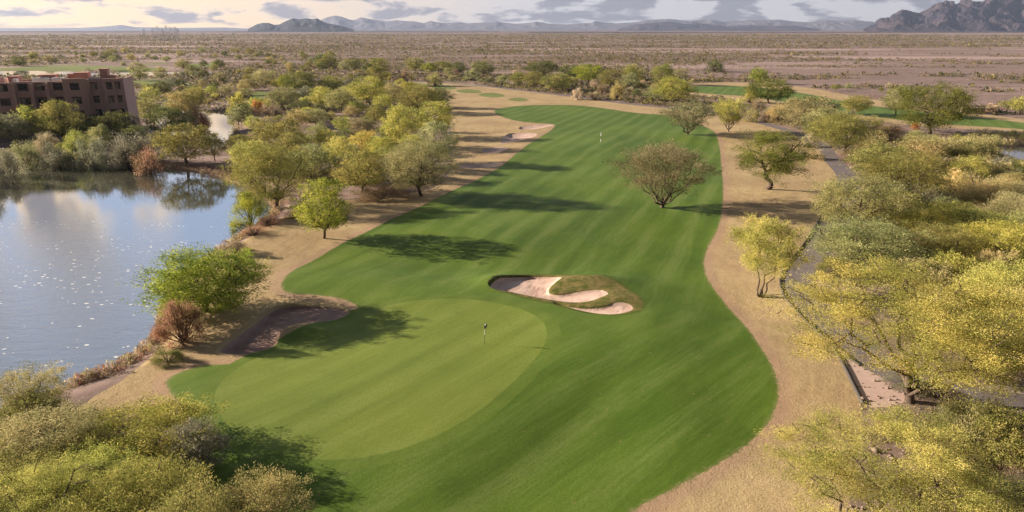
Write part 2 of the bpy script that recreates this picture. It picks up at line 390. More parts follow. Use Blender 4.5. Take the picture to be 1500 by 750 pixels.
BUNK = [(B1, .48), (B2, .50), (B3, .42), (B4, .6), (B5, .5), (B6, .4), (B7, .4)]
def G2(x, y, px, py, sx, sy, a, rot=0):
    cx, cy = at(px, py); c, s = math.cos(rot), math.sin(rot)
    u = (x - cx) * c + (y - cy) * s; v = -(x - cx) * s + (y - cy) * c
    return a * np.exp(-(u / sx) ** 2 - (v / sy) ** 2)
def height(x, y):
    x = np.asarray(x, float).copy(); y = np.asarray(y, float).copy()
    sh = x.shape; x = x.ravel(); y = y.ravel()
    near = np.exp(-(np.hypot(x, y - 60) / 170) ** 2)
    z = near * (fbm(x / 24, y / 24, 3, 3) - .5) * 1.7
    dg = sdist(GREEN, x, y, 16)
    z = z * (1 - .8 * sstep((dg + 6) / 6)) + .5 * sstep((dg + 7.5) / 7.0)
    bx_, by_ = at(410, 480); z = z * (1 - np.exp(-(np.hypot(x - bx_, y - by_) / 13) ** 4))
    z = z + G2(x, y, 470, 492, 9, 2.2, -.35, .5)
    z += G2(x, y, 950, 520, 9, 14, .9, .3) + G2(x, y, 1040, 600, 7, 12, -.5) + G2(x, y, 840, 640, 6, 14, -.25, -.5)
    z += G2(x, y, 600, 415, 13, 4, .55) + G2(x, y, 700, 385, 16, 6, -.5)
    z += G2(x, y, 860, 414, 4.5, 2.2, .8) + G2(x, y, 905, 443, 3, 2, .35) + G2(x, y, 724, 412, 2.5, 2.5, .5)
    z += G2(x, y, 460, 484, 3, 1.5, .35)
    for P in (LAKE, ARM, POND, POND2):
        d = sdist(P, x, y, 9)
        w = sstep(-d / 4.5)
        z = np.where(d < 0, WZ * (1 - w) + z * w, WZ - np.clip(d, 0, 4) * .35)
    for P, D in BUNK:
        d = sdist(P, x, y, 3)
        tx = np.clip((x - P[:, 0].min()) / (P[:, 0].max() - P[:, 0].min()), 0, 1)
        dep = D * (1 - .88 * sstep(tx * 1.05)) + .05
        z = z - np.where(d > 0, dep * sstep(d / .38) - .08 * dep * sstep((d - .4) / 5), 0)
        z = z + np.where(d <= 0, .16 * D * np.exp(-(d / .8) ** 2) * (1 - tx), 0) + np.where(d > 0, .16 * D * (1 - tx) * (1 - sstep(d / .38)), 0)
    return z.reshape(sh)
def hz(x, y): return float(height(np.array([x]), np.array([y]))[0])

# one triangulation of the whole ground, cut along every outline
def resample(P, closed=True, f=.011, mn=.3):
    out = []
    Q = np.roll(P, -1, axis=0) if closed else P[1:]
    for a, b in zip(P if closed else P[:-1], Q):
        L = np.linalg.norm(b - a); r = max(np.hypot(*a), 20); st = max(mn, f * r)
        n = max(1, int(round(L / st)))
        for i in range(n): out.append(a + (b - a) * i / n)
    out = np.array(out)
    keep = [0]
    for i in range(1, len(out)):
        r = np.hypot(*out[i])
        if np.linalg.norm(out[i] - out[keep[-1]]) > max(.12, .0035 * r): keep.append(i)
    return out[keep]
def inset(P, w):
    d = np.roll(P, -1, axis=0) - np.roll(P, 1, axis=0); d /= np.linalg.norm(d, axis=1)[:, None] + 1e-9
    area = np.sum(P[:, 0] * np.roll(P[:, 1], -1) - np.roll(P[:, 0], -1) * P[:, 1])
    n = np.stack([-d[:, 1], d[:, 0]], 1) * (1 if area > 0 else -1)
    return P + n * w
pts, edges = [], []
def add_loop(P):
    b = len(pts); n = len(P)
    pts.extend(P.tolist()); edges.extend((b + i, b + (i + 1) % n) for i in range(n))
outl = [LAKE, ARM, POND, POND2, FAIR, GREEN, ROUGH, BFRINGE, FAIR2, ROUGH2, ROADL, TERR, PATH, PAVE, PINK] + TEES + GREENS + [b[0] for b in BUNK]
for P in outl:
    L_ = resample(P)
    if P is FAIR or P is BFRINGE: L_ = L_ + rng.normal(0, .045, L_.shape)
    add_loop(L_)
add_loop(inset(resample(GREEN), -1.3))
for P, D in BUNK[:3]:
    add_loop(inset(resample(P), .38)); add_loop(inset(resample(P), .19))
nb_ = len(pts)
rr = []
r_ = 9.0
while r_ < 17000:
    if r_ < 24: s_, a_ = .06, 2.0
    elif r_ < 75: s_, a_ = .0105, .6
    elif r_ < 230: s_, a_ = .013, .75
    elif r_ < 700: s_, a_ = .03, 1.5
    else: s_, a_ = .12, 3.0
    aa = np.arange(-84, 84.01, a_)
    if r_ < 700: aa = aa[(np.abs(aa) < 48) | (np.arange(len(aa)) % 4 == 0)]
    an = np.radians(aa) + rng.uniform(-.3, .3, len(aa)) * math.radians(a_)
    ra = r_ * (1 + rng.uniform(-.3, .3, len(aa)) * s_)
    rr.append(np.stack([np.sin(an) * ra, np.cos(an) * ra], 1)); r_ *= 1 + s_
grid = np.vstack(rr)
allp = np.vstack([np.array(pts), grid])
ux = np.arctan2(allp[:, 0], allp[:, 1]); vx = np.log(np.hypot(allp[:, 0], allp[:, 1]))
vv, ee, tri, *_ = delaunay_2d_cdt([Vector((a, b)) for a, b in zip(ux.tolist(), vx.tolist())], edges, [], 0, 1e-6, False)
W = np.array([(v.x, v.y) for v in vv]); rad = np.exp(W[:, 1])
GX, GY = np.sin(W[:, 0]) * rad, np.cos(W[:, 0]) * rad
tri = np.array(tri, dtype=np.int32)
GZ = height(GX, GY)
# face winding upwards
ax, ay = GX[tri], GY[tri]
ar = (ax[:, 1] - ax[:, 0]) * (ay[:, 2] - ay[:, 0]) - (ax[:, 2] - ax[:, 0]) * (ay[:, 1] - ay[:, 0])
tri[ar < 0] = tri[ar < 0][:, ::-1]
cx_, cy_ = ax.mean(1), ay.mean(1)
reg = np.zeros(len(tri), int)
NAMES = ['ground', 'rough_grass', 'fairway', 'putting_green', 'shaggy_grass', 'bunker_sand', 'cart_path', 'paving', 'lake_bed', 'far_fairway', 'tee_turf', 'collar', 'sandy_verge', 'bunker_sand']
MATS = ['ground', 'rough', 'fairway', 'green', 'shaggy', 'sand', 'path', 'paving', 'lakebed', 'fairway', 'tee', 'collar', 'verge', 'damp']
def setr(P, k): reg[inside(P, cx_, cy_)] = k
setr(ROUGH, 1); setr(ROUGH2, 1); setr(FAIR, 2); setr(FAIR2, 9)
for P in TEES + GREENS: setr(P, 10)
reg[sdist(GREEN, cx_, cy_, 4) > -1.3] = 11
setr(GREEN, 3); setr(BFRINGE, 4)
for P, D in BUNK:
    d = sdist(P, cx_, cy_, 3)
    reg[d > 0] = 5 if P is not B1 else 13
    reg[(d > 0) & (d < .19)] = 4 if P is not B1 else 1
setr(ROADL, 7); setr(TERR, 7); setr(PAVE, 7); setr(PINK, 12); setr(PATH, 6)
LB = [LAKE, ARM, POND, POND2]
for P in LB: setr(P, 8)
EDGE = np.clip(np.maximum(sdist(FAIR, GX, GY, 6), sdist(FAIR2, GX, GY, 6)), -6, 6).astype(np.float32)
EDGB = np.clip(sdist(BFRINGE, GX, GY, 6), -6, 6).astype(np.float32)
def submesh(name, sel, m, z=None, **props):
    f = tri[sel]; u, inv = np.unique(f, return_inverse=True)
    V = np.stack([GX[u], GY[u], GZ[u] if z is None else np.full(len(u), z)], 1)
    me = mesh_np(name, V, inv.reshape(f.shape), True)
    for nm, E_ in (('edge', EDGE), ('edgeb', EDGB)):
        a_ = me.attributes.new(nm, 'FLOAT', 'POINT'); a_.data.foreach_set('value', E_[u])
    return link(name, me, m, **props)
for k in range(len(NAMES)):
    if (reg == k).any(): submesh(NAMES[k], reg == k, M[MATS[k]], kind='structure')
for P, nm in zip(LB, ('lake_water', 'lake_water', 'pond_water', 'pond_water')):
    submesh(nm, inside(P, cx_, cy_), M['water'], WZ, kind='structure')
print('ground', len(tri), time.time() - T0)

# kerbs: along the near stretch of the path and the stone edging of the rough
def strip(name, P, w, h, m, **props):
    L = offset_line(P, w / 2); Rr = offset_line(P, -w / 2)
    za = height(P[:, 0], P[:, 1])
    V = []; F = []
    for i in range(len(P)):
        V += [(L[i,0], L[i,1], za[i] - .3), (L[i,0], L[i,1], za[i] + h), (Rr[i,0], Rr[i,1], za[i] + h), (Rr[i,0], Rr[i,1], za[i] - .3)]
        if i: b = 4 * (i - 1); F += [(b, b+4, b+5, b+1), (b+1, b+5, b+6, b+2), (b+2, b+6, b+7, b+3)]
    return link(name, mesh_np(name, V, F), m, **props)
i0 = int(np.argmin(np.hypot(*(pc - np.array(at(1227, 312))).T))); i1 = int(np.argmin(np.hypot(*(pc - np.array(at(1300, 540))).T)))
seg = resample(offset_line(pc, -2.0), False, .008)
a0, a1 = np.array(at(1222, 300)), np.array(at(1285, 540))
j0 = int(np.argmin(np.hypot(*(seg - a0).T))); j1 = int(np.argmin(np.hypot(*(seg - a1).T)))
strip('kerb', seg[min(j0, j1):max(j0, j1)], .22, .16, M['kerb'], kind='structure')
edg = chaikin([at(x, y) for x, y in ((1208,488),(1222,510),(1238,540),(1250,570),(1264,598))], 3, False)
strip('stone_edging', resample(edg, False, .006), .35, .12, M['kerb'], kind='structure')

# ------------------------------------------------------------------ plants
def tubes(segs, n=5):
    S = np.array([s[0] for s in segs]); E = np.array([s[1] for s in segs]); r0 = np.array([s[2] for s in segs]); r1 = np.array([s[3] for s in segs])
    d = E - S; d /= np.linalg.norm(d, axis=1)[:, None] + 1e-9
    up = np.where(np.abs(d[:, 2:3]) > .9, np.array([[1., 0, 0]]), np.array([[0, 0, 1.]]))
    a = np.cross(d, up); a /= np.linalg.norm(a, axis=1)[:, None]; b = np.cross(d, a)
    V = []
    for c, r in ((S, r0), (E, r1)):
        for i in range(n):
            w = 2 * math.pi * i / n
            V.append(c + (a * math.cos(w) + b * math.sin(w)) * r[:, None])
    V = np.stack(V, 1)  # segs, 2n, 3
    N = len(segs); base = np.arange(N)[:, None] * 2 * n
    F = []
    for i in range(n):
        j = (i + 1) % n
        F.append(np.stack([np.full(N, i), np.full(N, j), np.full(N, n + j), np.full(N, n + i)], 1) + base)
    return V.reshape(-1, 3), np.concatenate(F)
def leaves(C, D, size, asp, g):
    """C centres, D long axes"""
    n = len(C)
    D = D / (np.linalg.norm(D, axis=1)[:, None] + 1e-9)
    q = g.normal(size=(n, 3)); S = np.cross(D, q); S /= np.linalg.norm(S, axis=1)[:, None] + 1e-9
    L = (size * g.uniform(.6, 1.5, n))[:, None]; w = L * asp
    V = np.stack([C - D * L * .5, C + S * w * .5, C + D * L * .5, C - S * w * .5], 1).reshape(-1, 3)
    return V, np.arange(4 * n).reshape(n, 4)
KP = {  # leafy clumps, lowest leaves, widest level, clump size, trunk height, limbs, lean
    'mesquite': dict(nc=135, zb=.20, wide=.42, cl=.050, tr=.16, nm=5, shell=1.2, lump=.30),
    'broad': dict(nc=170, zb=.03, wide=.40, cl=.060, tr=.14, nm=6, shell=1.0, lump=.34),
    'paloverde': dict(nc=125, zb=.24, wide=.50, cl=.046, tr=.12, nm=6, shell=1.0, lump=.32),
    'airy': dict(nc=120, zb=.44, wide=.45, cl=.046, tr=.06, nm=7, shell=1.0, lump=.36),
    'vase': dict(nc=120, zb=.26, wide=.58, cl=.044, tr=.05, nm=12, shell=1.6, lump=.26),
    'open': dict(nc=88, zb=.30, wide=.50, cl=.046, tr=.28, nm=5, shell=1.4, lump=.5),
    'twin': dict(nc=95, zb=.36, wide=.50, cl=.048, tr=.10, nm=3, shell=1.0, lump=.28),
}
def curve(p, q, d0, n, g, wob):
    """points of a bent limb leaving p along d0 and ending at q"""
    L = np.linalg.norm(q - p); c1 = p + d0 * L * .45; out = []
    for i in range(n + 1):
        t_ = i / n; v = (1 - t_) ** 2 * p + 2 * t_ * (1 - t_) * c1 + t_ ** 2 * q
        if 0 < i < n: v = v + g.normal(0, wob * L, 3)
        out.append(v)
    return out
def grow(kind, g, mult=1.0):
    k = KP[kind]; segs = []
    nc = int(k['nc'] * mult); C = []; ph1, ph2, ph3 = g.uniform(0, 6.28, 3)
    while len(C) < nc:
        t_ = g.uniform(0, 1); th = g.uniform(0, 6.28); rho = g.uniform(0, 1) ** (1 / (2 + k['shell']))
        if t_ < k['wide']: prof = math.sqrt(max(0, 1 - ((k['wide'] - t_) / k['wide']) ** 2)) if kind != 'vase' else .25 + .75 * t_ / k['wide']
        else: prof = math.sqrt(max(0, 1 - ((t_ - k['wide']) / (1 - k['wide'])) ** 2))
        if g.random() > prof * 1.05: continue
        lum = 1 - k['lump'] * (.5 + .5 * math.sin(2 * th + ph1 + 3 * t_)) * .7 - k['lump'] * (.5 + .5 * math.sin(5 * th + ph2 + 6 * t_)) * .45
        lum -= k['lump'] * .3 * g.random()
        z = k['zb'] + (1 - k['zb']) * t_
        z = z * (1 - .35 * k['lump'] * (.5 + .5 * math.sin(3 * th + ph3)) * rho)
        C.append((math.cos(th) * .5 * prof * rho * lum, math.sin(th) * .5 * prof * rho * lum, z))
    C = np.array(C)
    r = {'vase': .02, 'airy': .017, 'paloverde': .020, 'twin': .022}.get(kind, .025)
    nodes = []  # (point, radius, direction)
    p = np.zeros(3); d = np.array([g.normal(0, .12), g.normal(0, .12), 1.])
    if kind == 'open': d = np.array([.5, 0, 1.])
    for i in range(4):
        d = d / np.linalg.norm(d); q = p + d * k['tr'] / 4; segs.append((p, q, r, r * .95)); p = q; r *= .95
        if kind == 'open': d = d + np.array([(-.6, -.6, .6, .3)[i], g.normal(0, .2), .1])
    top = p
    a0 = g.uniform(0, 6.28)
    for i in range(k['nm']):
        ph = a0 + 6.28 * i / k['nm'] + g.uniform(-.4, .4); ro = .30 * (1 if i % 3 else .35) * g.uniform(.8, 1.15)
        if kind == 'twin': ro = .16 * g.uniform(.6, 1.2)
        tgt = np.array([math.cos(ph) * ro, math.sin(ph) * ro, k['zb'] + (1 - k['zb']) * g.uniform(.45, .75)])
        d0 = (tgt - top) * [1.1, 1.1, .8] + [0, 0, .05]; d0 /= np.linalg.norm(d0)
        if kind == 'vase': d0 = d0 * .3 + np.array([0, 0, .2]) + (tgt - top) * [2.2, 2.2, .8]; d0 /= np.linalg.norm(d0)
        st = top if kind != 'twin' else np.array([math.cos(ph) * .02, math.sin(ph) * .02, -.02])
        pp = curve(st, tgt, d0, 8, g, .030); r0 = r * (.70 if k['nm'] < 8 else .5)
        for a_, b_ in zip(pp, pp[1:]):
            r1 = r0 * .87; segs.append((a_, b_, r0, r1)); r0 = r1
            nodes.append((b_, r0))
    # fork level: half of the clumps hang on secondary limbs
    order = g.permutation(nc); sec = []
    for rank, ci in enumerate(order):
        c = C[ci]; pool = nodes if rank < nc * .25 else nodes + sec
        P_ = np.array([x[0] for x in pool]); 
        dd = np.linalg.norm((P_ - c), axis=1) + np.clip(P_[:, 2] - c[2] + .03, 0, 1) * 1.5 + np.where(P_[:, 2] < k['zb'] * .8, .25, 0)
        b = int(dd.argmin()); q, rq = pool[b]; 
        d0 = c - q; L = np.linalg.norm(d0) + 1e-6; d0 = d0 / L + np.array([0, 0, .35]); d0 /= np.linalg.norm(d0)
        nn = 4 if rank < nc * .25 else 3
        pp = curve(q, c, d0, nn, g, .05); r0 = min(rq * .8, .010 if rank < nc * .25 else .006)
        for a_, b_ in zip(pp, pp[1:]):
            r1 = r0 * .72; segs.append((a_, b_, r0, r1)); r0 = r1
            sec.append((b_, r0))
    # fine twigs poking past the clumps
    for c in C[::2]:
        dr = c - [0, 0, .4 * c[2]]; dr = dr / np.linalg.norm(dr) + g.normal(0, .5, 3); dr /= np.linalg.norm(dr)
        segs.append((c, c + dr * k['cl'] * g.uniform(.8, 1.8), .0022, .0012))
    D = C - [0, 0, .25]; D /= np.linalg.norm(D, axis=1)[:, None]
    tips = [(c, d_, 1.) for c, d_ in zip(C, D)]
    return segs, tips
def norm_xyz(V, lo, hi, zt):
    V = V.copy()
    V[:, 0] = V[:, 0] / (hi[0] - lo[0]); V[:, 1] = V[:, 1] / (hi[1] - lo[1]); V[:, 2] /= zt
    return V
PROTO = {}
def make_tree_meshes(kind, seed, nl, lsize, sides):
    """unit tree: crown 1 wide, 1 high; lsize is relative to crown width"""
    g = np.random.default_rng(seed); hero_ = nl > 50000
    if kind in ('bush', 'willow', 'twiggy'):
        nc = 70 if kind != 'twiggy' else 90
        th = g.uniform(0, 6.28, nc); zz = g.uniform(.02, 1, nc) ** .8; rad_ = g.uniform(.55, 1, nc) ** .5
        ce = np.stack([np.cos(th) * np.sqrt(1 - (zz * .96) ** 2) * rad_ * .5, np.sin(th) * np.sqrt(1 - (zz * .96) ** 2) * rad_ * .5, zz * rad_ * .95], 1)
        ce[:, :2] *= (1 + .25 * np.sin(th * 2 + seed) + .12 * np.sin(th * 5 + seed * 2))[:, None]
        ce[:, 2] *= 1 + .18 * np.sin(th * 3 + seed * 1.7)
        w = g.uniform(.4, 1.6, nc); w /= w.sum()
        idx = g.choice(nc, nl, p=w)
        cl = g.uniform(.05, .095, nc)
        C = ce[idx] + np.clip(g.normal(0, 1, (nl, 3)), -2.1, 2.1) * cl[idx][:, None] * [1, 1, 1.1]
        C[:, 2] = np.abs(C[:, 2])
        D = C * [1, 1, .8] + [0, 0, .25] + g.normal(0, .35 if kind == 'bush' else .12, (nl, 3)) * .8
        segs = []
        for i in range(0, nc, 2 if kind != 'twiggy' else 1):
            m_ = ce[i] * .5 + g.normal(0, .04, 3); m_[2] = abs(m_[2])
            segs += [(np.array([0, 0, -.02]), m_, .014, .009), (m_, ce[i] * 1.03, .009, .003)]
        lo, hi, zt = C.min(0), C.max(0), np.percentile(C[:, 2], 99.5)
        q = np.percentile(C, [1, 99], axis=0); lo, hi = q
    else:
        hero = nl > 50000
        segs, tips = grow(kind, g, 1.7 if hero else 1.0)
        tp = np.array([x[0] for x in tips]); td = np.array([x[1] for x in tips])
        tw = g.uniform(.35, 1.65, len(tp)); tw /= tw.sum()
        idx = g.choice(len(tp), nl, p=tw); cl = KP[kind]['cl'] * (.72 if hero else 1)
        # each clump is a handful of sprays, so its own outline is ragged
        ns = 7; spray = g.normal(0, 1, (len(tp), ns, 3)) * [1.15, 1.15, .8]; sj = g.integers(0, ns, nl)
        off = spray[idx, sj] * cl * 1.0 + np.clip(g.normal(0, 1, (nl, 3)), -2, 2) * cl * .5
        C = tp[idx] + off
        if kind == 'vase': C += td[idx] * cl * g.uniform(-1.2, 1.2, (nl, 1))
        keep = C[:, 2] > .08; C = C[keep]; idx = idx[keep]; nl = len(C)
        D = off[keep] / cl * .4 + td[idx] * (1.6 if kind == 'vase' else .3) + g.normal(0, .45, (nl, 3))
        q = np.percentile(C, [1, 99], axis=0); lo, hi = q; zt = np.percentile(C[:, 2], 99.6)
    Cn = C.copy(); cx, cy = 0, 0
    s = np.array([1 / (hi[0] - lo[0]), 1 / (hi[1] - lo[1]), 1 / zt])
    Cn = C * s
    V, F = leaves(Cn, D * s, lsize, .42 if kind not in ('vase', 'willow', 'twiggy') else .2, g)
    crown = mesh_np('crown', V, F)
    at_ = crown.attributes.new('var', 'FLOAT', 'FACE'); 
    cv = g.uniform(0, 1, 600)[idx % 600] * .62 + g.uniform(0, 1, len(Cn)) * .38
    at_.data.foreach_set('value', cv.astype(np.float32))
    crown.materials.append(M['leaf'])
    segs = [(p * s, q * s, a * s[0] * (1 if sides > 3 else 1.2), b * s[0]) for p, q, a, b in segs]
    TV, TF = tubes(segs, sides)
    trunk = mesh_np('trunk', TV, TF, True)
    trunk.materials.append(M['greenbark'] if kind == 'paloverde' and not hero_ else M['bark'])
    return trunk, crown
LOD = {'hero': (150000, .0072, 6, 2), 'near': (36000, .0165, 5, 3), 'mid': (12000, .029, 4, 4), 'far': (3000, .055, 3, 4)}
def proto(kind, lod, i):
    nl, ls, sd, nv = LOD[lod]
    if kind in ('vase',): ls *= 1.5; nl = int(nl * .78)
    if kind == 'twiggy': ls *= 1.3; nl = int(nl * .35)
    if kind == 'open': nl = int(nl * .9)
    if kind == 'airy': nl = int(nl * 1.15)
    if kind == 'broad': nl = int(nl * 1.5); ls *= 1.15
    if kind == 'willow': ls *= 1.7
    i = i % nv
    key = (kind, lod, i)
    if key not in PROTO:
        PROTO[key] = make_tree_meshes(kind, hash(('mesquite','paloverde','vase','open','twin','bush','willow','twiggy','broad','airy').index(kind) * 100 + i * 7 + len(lod)) + 11, nl, ls, sd)
    return PROTO[key]
TINT = {
    'golden yellow': (.50, .455, .135), 'yellow-green': (.43, .43, .115), 'bright green': (.27, .31, .05), 'deep green': (.175, .20, .045), 'olive green': (.28, .275, .085),
    'greyish olive': (.25, .235, .115), 'sage green': (.33, .33, .15), 'dark green': (.15, .17, .06), 'orange': (.55, .29, .10), 'pale orange': (.50, .32, .19), 'rust red': (.33, .19, .13), 'straw pale': (.50, .42, .28),
    'dry brown': (.32, .25, .16), 'grey-green': (.26, .255, .17), 'khaki': (.42, .37, .165)}
KNAME = {'mesquite': ('mesquite_tree', 'mesquite'), 'paloverde': ('palo_verde_tree', 'palo verde'), 'vase': ('palo_verde_tree', 'palo verde'), 'open': ('mesquite_tree', 'mesquite'),
         'twin': ('palo_verde_tree', 'palo verde'), 'bush': ('desert_shrub', 'shrub'), 'willow': ('willow_shrub', 'willow shrub'), 'twiggy': ('dry_shrub', 'twiggy shrub'), 'broad': ('willow_tree', 'willow'), 'airy': ('palo_verde_tree', 'palo verde')}
PLANTS = []   # dict rows
def put(kind, tint, px, by, ty, w, zone, label=None, X=None, Y=None, Hm=None, Wm=None, rz=None, dx=0):
    if X is None:
        X, Y = at(px, by)
        z0 = hz(X, Y)
        Wm = w / FPX * depth_of(Y, 3.0)
        Hm = max(.6, (z_at(Y + (.24 if Y > 58 else .38) * Wm, ty) - z0) / .93)
        Wm = w / FPX * depth_of(Y, Hm * .6)
    else: z0 = None
    PLANTS.append(dict(kind=kind, tint=tint, X=X, Y=Y, H=Hm, W=Wm, zone=zone, label=label, rz=rz, px=px, dx=dx))

# isolated, named trees
put('mesquite','bright green',475,348,264,82,'solo','green mesquite with forked trunk standing alone on the dormant grass by the lake')
put('vase','greyish olive',970,301,212,132,'solo','wide vase-shaped palo verde with bare fanned limbs standing alone on the fairway')
put('vase','greyish olive',1007,197,149,72,'solo','small vase-shaped tree at the far edge of the fairway')
put('vase','yellow-green',1067,193,146,48,'solo','thin pale tree with slender stems between fairway end and cart path')
put('open','deep green',1124,279,194,112,'solo','mesquite with crooked bent trunk and open crown between fairway and cart path', rz=0)
put('twin','yellow-green',1116,433,322,112,'solo','yellow-green tree with thin twin stems on tan grass by the bend of the cart path')
put('broad','bright green',304,457,363,150,'solo','broad leafy green tree leaning over the lake beside the long sand bunker')
put('mesquite','sage green',617,287,208,98,'solo','grey-green mesquite at the thicket corner shading the tan rough')
put('mesquite','olive green',530,282,222,84,'solo','olive mesquite beside the grey-green corner tree of the thicket')
put('mesquite','olive green',403,300,216,112,'solo','large dark olive mesquite overhanging the narrow lake shore')
put('bush','bright green',368,322,284,56,'solo','green shrub with its foot in the lake under the large olive mesquite')
put('mesquite','olive green',274,240,184,82,'solo','round olive mesquite on the tip of the lake spit')
put('twiggy','pale orange',217,248,213,36,'solo','orange dry shrub on the waterline at the tip of the spit')
put('bush','rust red',292,190,161,30,'solo','rusty red shrub beside the narrow arm of water')
put('bush','orange',378,164,147,24,'solo','small bright orange shrub on the bank of the water arm')
put('willow','rust red',268,500,440,60,'solo','rust red grass clump on the lake bank below the leafy green tree')
put('bush','dark green',246,528,504,44,'solo','low dark shrub hugging the lake bank by the rust red clump')
put('airy','golden yellow',1332,592,380,345,'solo','huge golden palo verde beside the cart path, its limbs over the paving')
put('airy','golden yellow',1290,800,592,315,'solo','golden palo verde with open dark limbs at the nearest end of the rough')
put('willow','sage green',1410,655,572,100,'solo','pale silvery green broom-like shrub beside the junction paving')
put('mesquite','deep green',1362,196,125,112,'solo','big dense green mesquite overlooking the second fairway')
put('mesquite','deep green',1126,152,116,62,'solo','dense green mesquite at the near edge of the second fairway')
put('mesquite','bright green',1109,123,100,26,'solo','lone small green tree on open desert beyond the second fairway')
put('mesquite','yellow-green',985,152,114,56,'solo','yellow-green mesquite just outside the cart path behind the fairway end')
# near corner beside the green, lakeside
Z = 'clump between lake and putting green'
put('mesquite','khaki',70,700,588,190,Z); put('mesquite','yellow-green',215,680,574,200,Z)
put('mesquite','yellow-green',70,860,655,260,Z); put('mesquite','olive green',235,840,664,220,Z)
put('mesquite','khaki',385,830,676,155,Z); put('mesquite','khaki',-70,760,622,190,Z); put('mesquite','grey-green',296,690,606,84,Z)
put('mesquite','yellow-green',150,760,640,160,Z); put('mesquite','olive green',-10,800,650,190,Z)
put('mesquite','olive green',310,900,700,150,Z); put('mesquite','yellow-green',150,900,712,200,Z)
# near corner beside the path
Z = 'near corner behind the cart path'
put('mesquite','olive green',1480,690,592,110,Z); put('mesquite','grey-green',1478,800,688,120,Z); put('twiggy','grey-green',1400,740,660,90,Z)
put('mesquite','khaki',1520,560,410,130,Z); put('mesquite','yellow-green',1465,495,385,130,Z); put('bush','grey-green',1330,570,540,60,Z)
put('twiggy','dry brown',1375,585,556,60,Z); put('bush','dry brown',1300,640,612,50,Z)
# wetland thicket
Z = 'wetland thicket by the cart path'
for a in (('mesquite','sage green',1262,402,318,150),('mesquite','olive green',1378,395,325,110),('mesquite','yellow-green',1462,400,325,130),('mesquite','sage green',1255,345,255,125),
          ('mesquite','olive green',1318,300,222,110),('bush','yellow-green',1350,352,295,110),('twiggy','grey-green',1350,320,270,70),('bush','olive green',1420,350,300,120),('willow','khaki',1430,300,258,120),
          ('willow','khaki',1490,330,280,110),('bush','khaki',1480,300,262,110),('mesquite','olive green',1295,265,212,95),('bush','yellow-green',1415,262,226,70),('willow','khaki',1365,232,200,70),
          ('willow','khaki',1420,232,197,80),('willow','khaki',1395,285,250,80),('bush','khaki',1440,235,212,40),('willow','olive green',1490,262,236,50),('bush','sage green',1290,310,265,70),('bush','yellow-green',1500,380,335,90),
          ('bush','olive green',1220,405,372,60),('mesquite','khaki',1340,250,205,80),('bush','yellow-green',1398,408,368,80)): put(*a, Z)
# between path and second fairway
Z = 'scrub below the second fairway'
for a in (('mesquite','olive green',1235,222,168,100),('mesquite','khaki',1180,190,142,80),('mesquite','sage green',1210,205,160,70),('mesquite','olive green',1252,168,140,46),('mesquite','sage green',1312,170,128,44),
          ('mesquite','sage green',1402,165,137,34),('bush','straw pale',1125,178,160,26),('bush','khaki',1145,180,150,46),('bush','straw pale',1185,215,196,26),('bush','golden yellow',1098,150,128,22),
          ('bush','dry brown',1110,160,146,24),('mesquite','yellow-green',1494,167,142,30),('bush','straw pale',1452,164,152,22),('bush','orange',1340,190,177,12),('bush','straw pale',1195,232,218,24),
          ('bush','khaki',1275,232,196,50),('bush','dry brown',1300,205,182,50),('bush','khaki',1345,215,192,60),('twiggy','grey-green',1245,178,158,18),('bush','khaki',1100,178,160,24)): put(*a, Z)
# thicket between lake and fairway
Z = 'thicket between lake and fairway'
for a in (('paloverde','yellow-green',590,216,158,64),('paloverde','yellow-green',635,200,150,62),('mesquite','sage green',642,238,180,56),('paloverde','golden yellow',495,250,203,52),('paloverde','golden yellow',535,232,193,46),
          ('mesquite','olive green',408,222,172,70),('paloverde','yellow-green',368,252,206,52),('mesquite','olive green',425,232,195,40),('bush','sage green',470,205,180,42),('mesquite','olive green',532,202,172,50),
          ('mesquite','sage green',463,184,160,42),('mesquite','sage green',455,262,212,70),('mesquite','olive green',575,262,216,62),('mesquite','sage green',515,262,225,60),('mesquite','olive green',352,232,198,44),
          ('mesquite','khaki',395,252,215,60),('paloverde','yellow-green',560,240,200,46),('mesquite','sage green',605,248,206,50),('bush','dry brown',560,290,268,70),('twiggy','rust red',395,330,312,40),('twiggy','pale orange',372,345,328,40),
          ('mesquite','sage green',315,236,196,36),('bush','khaki',420,198,178,40),('bush','golden yellow',505,228,208,26),('mesquite','yellow-green',480,222,190,36),('mesquite','dark green',440,255,222,44),
          ('twiggy','dry brown',430,320,306,28),('bush','straw pale',362,262,240,28),('bush','dry brown',345,372,352,44)): put(*a, Z)
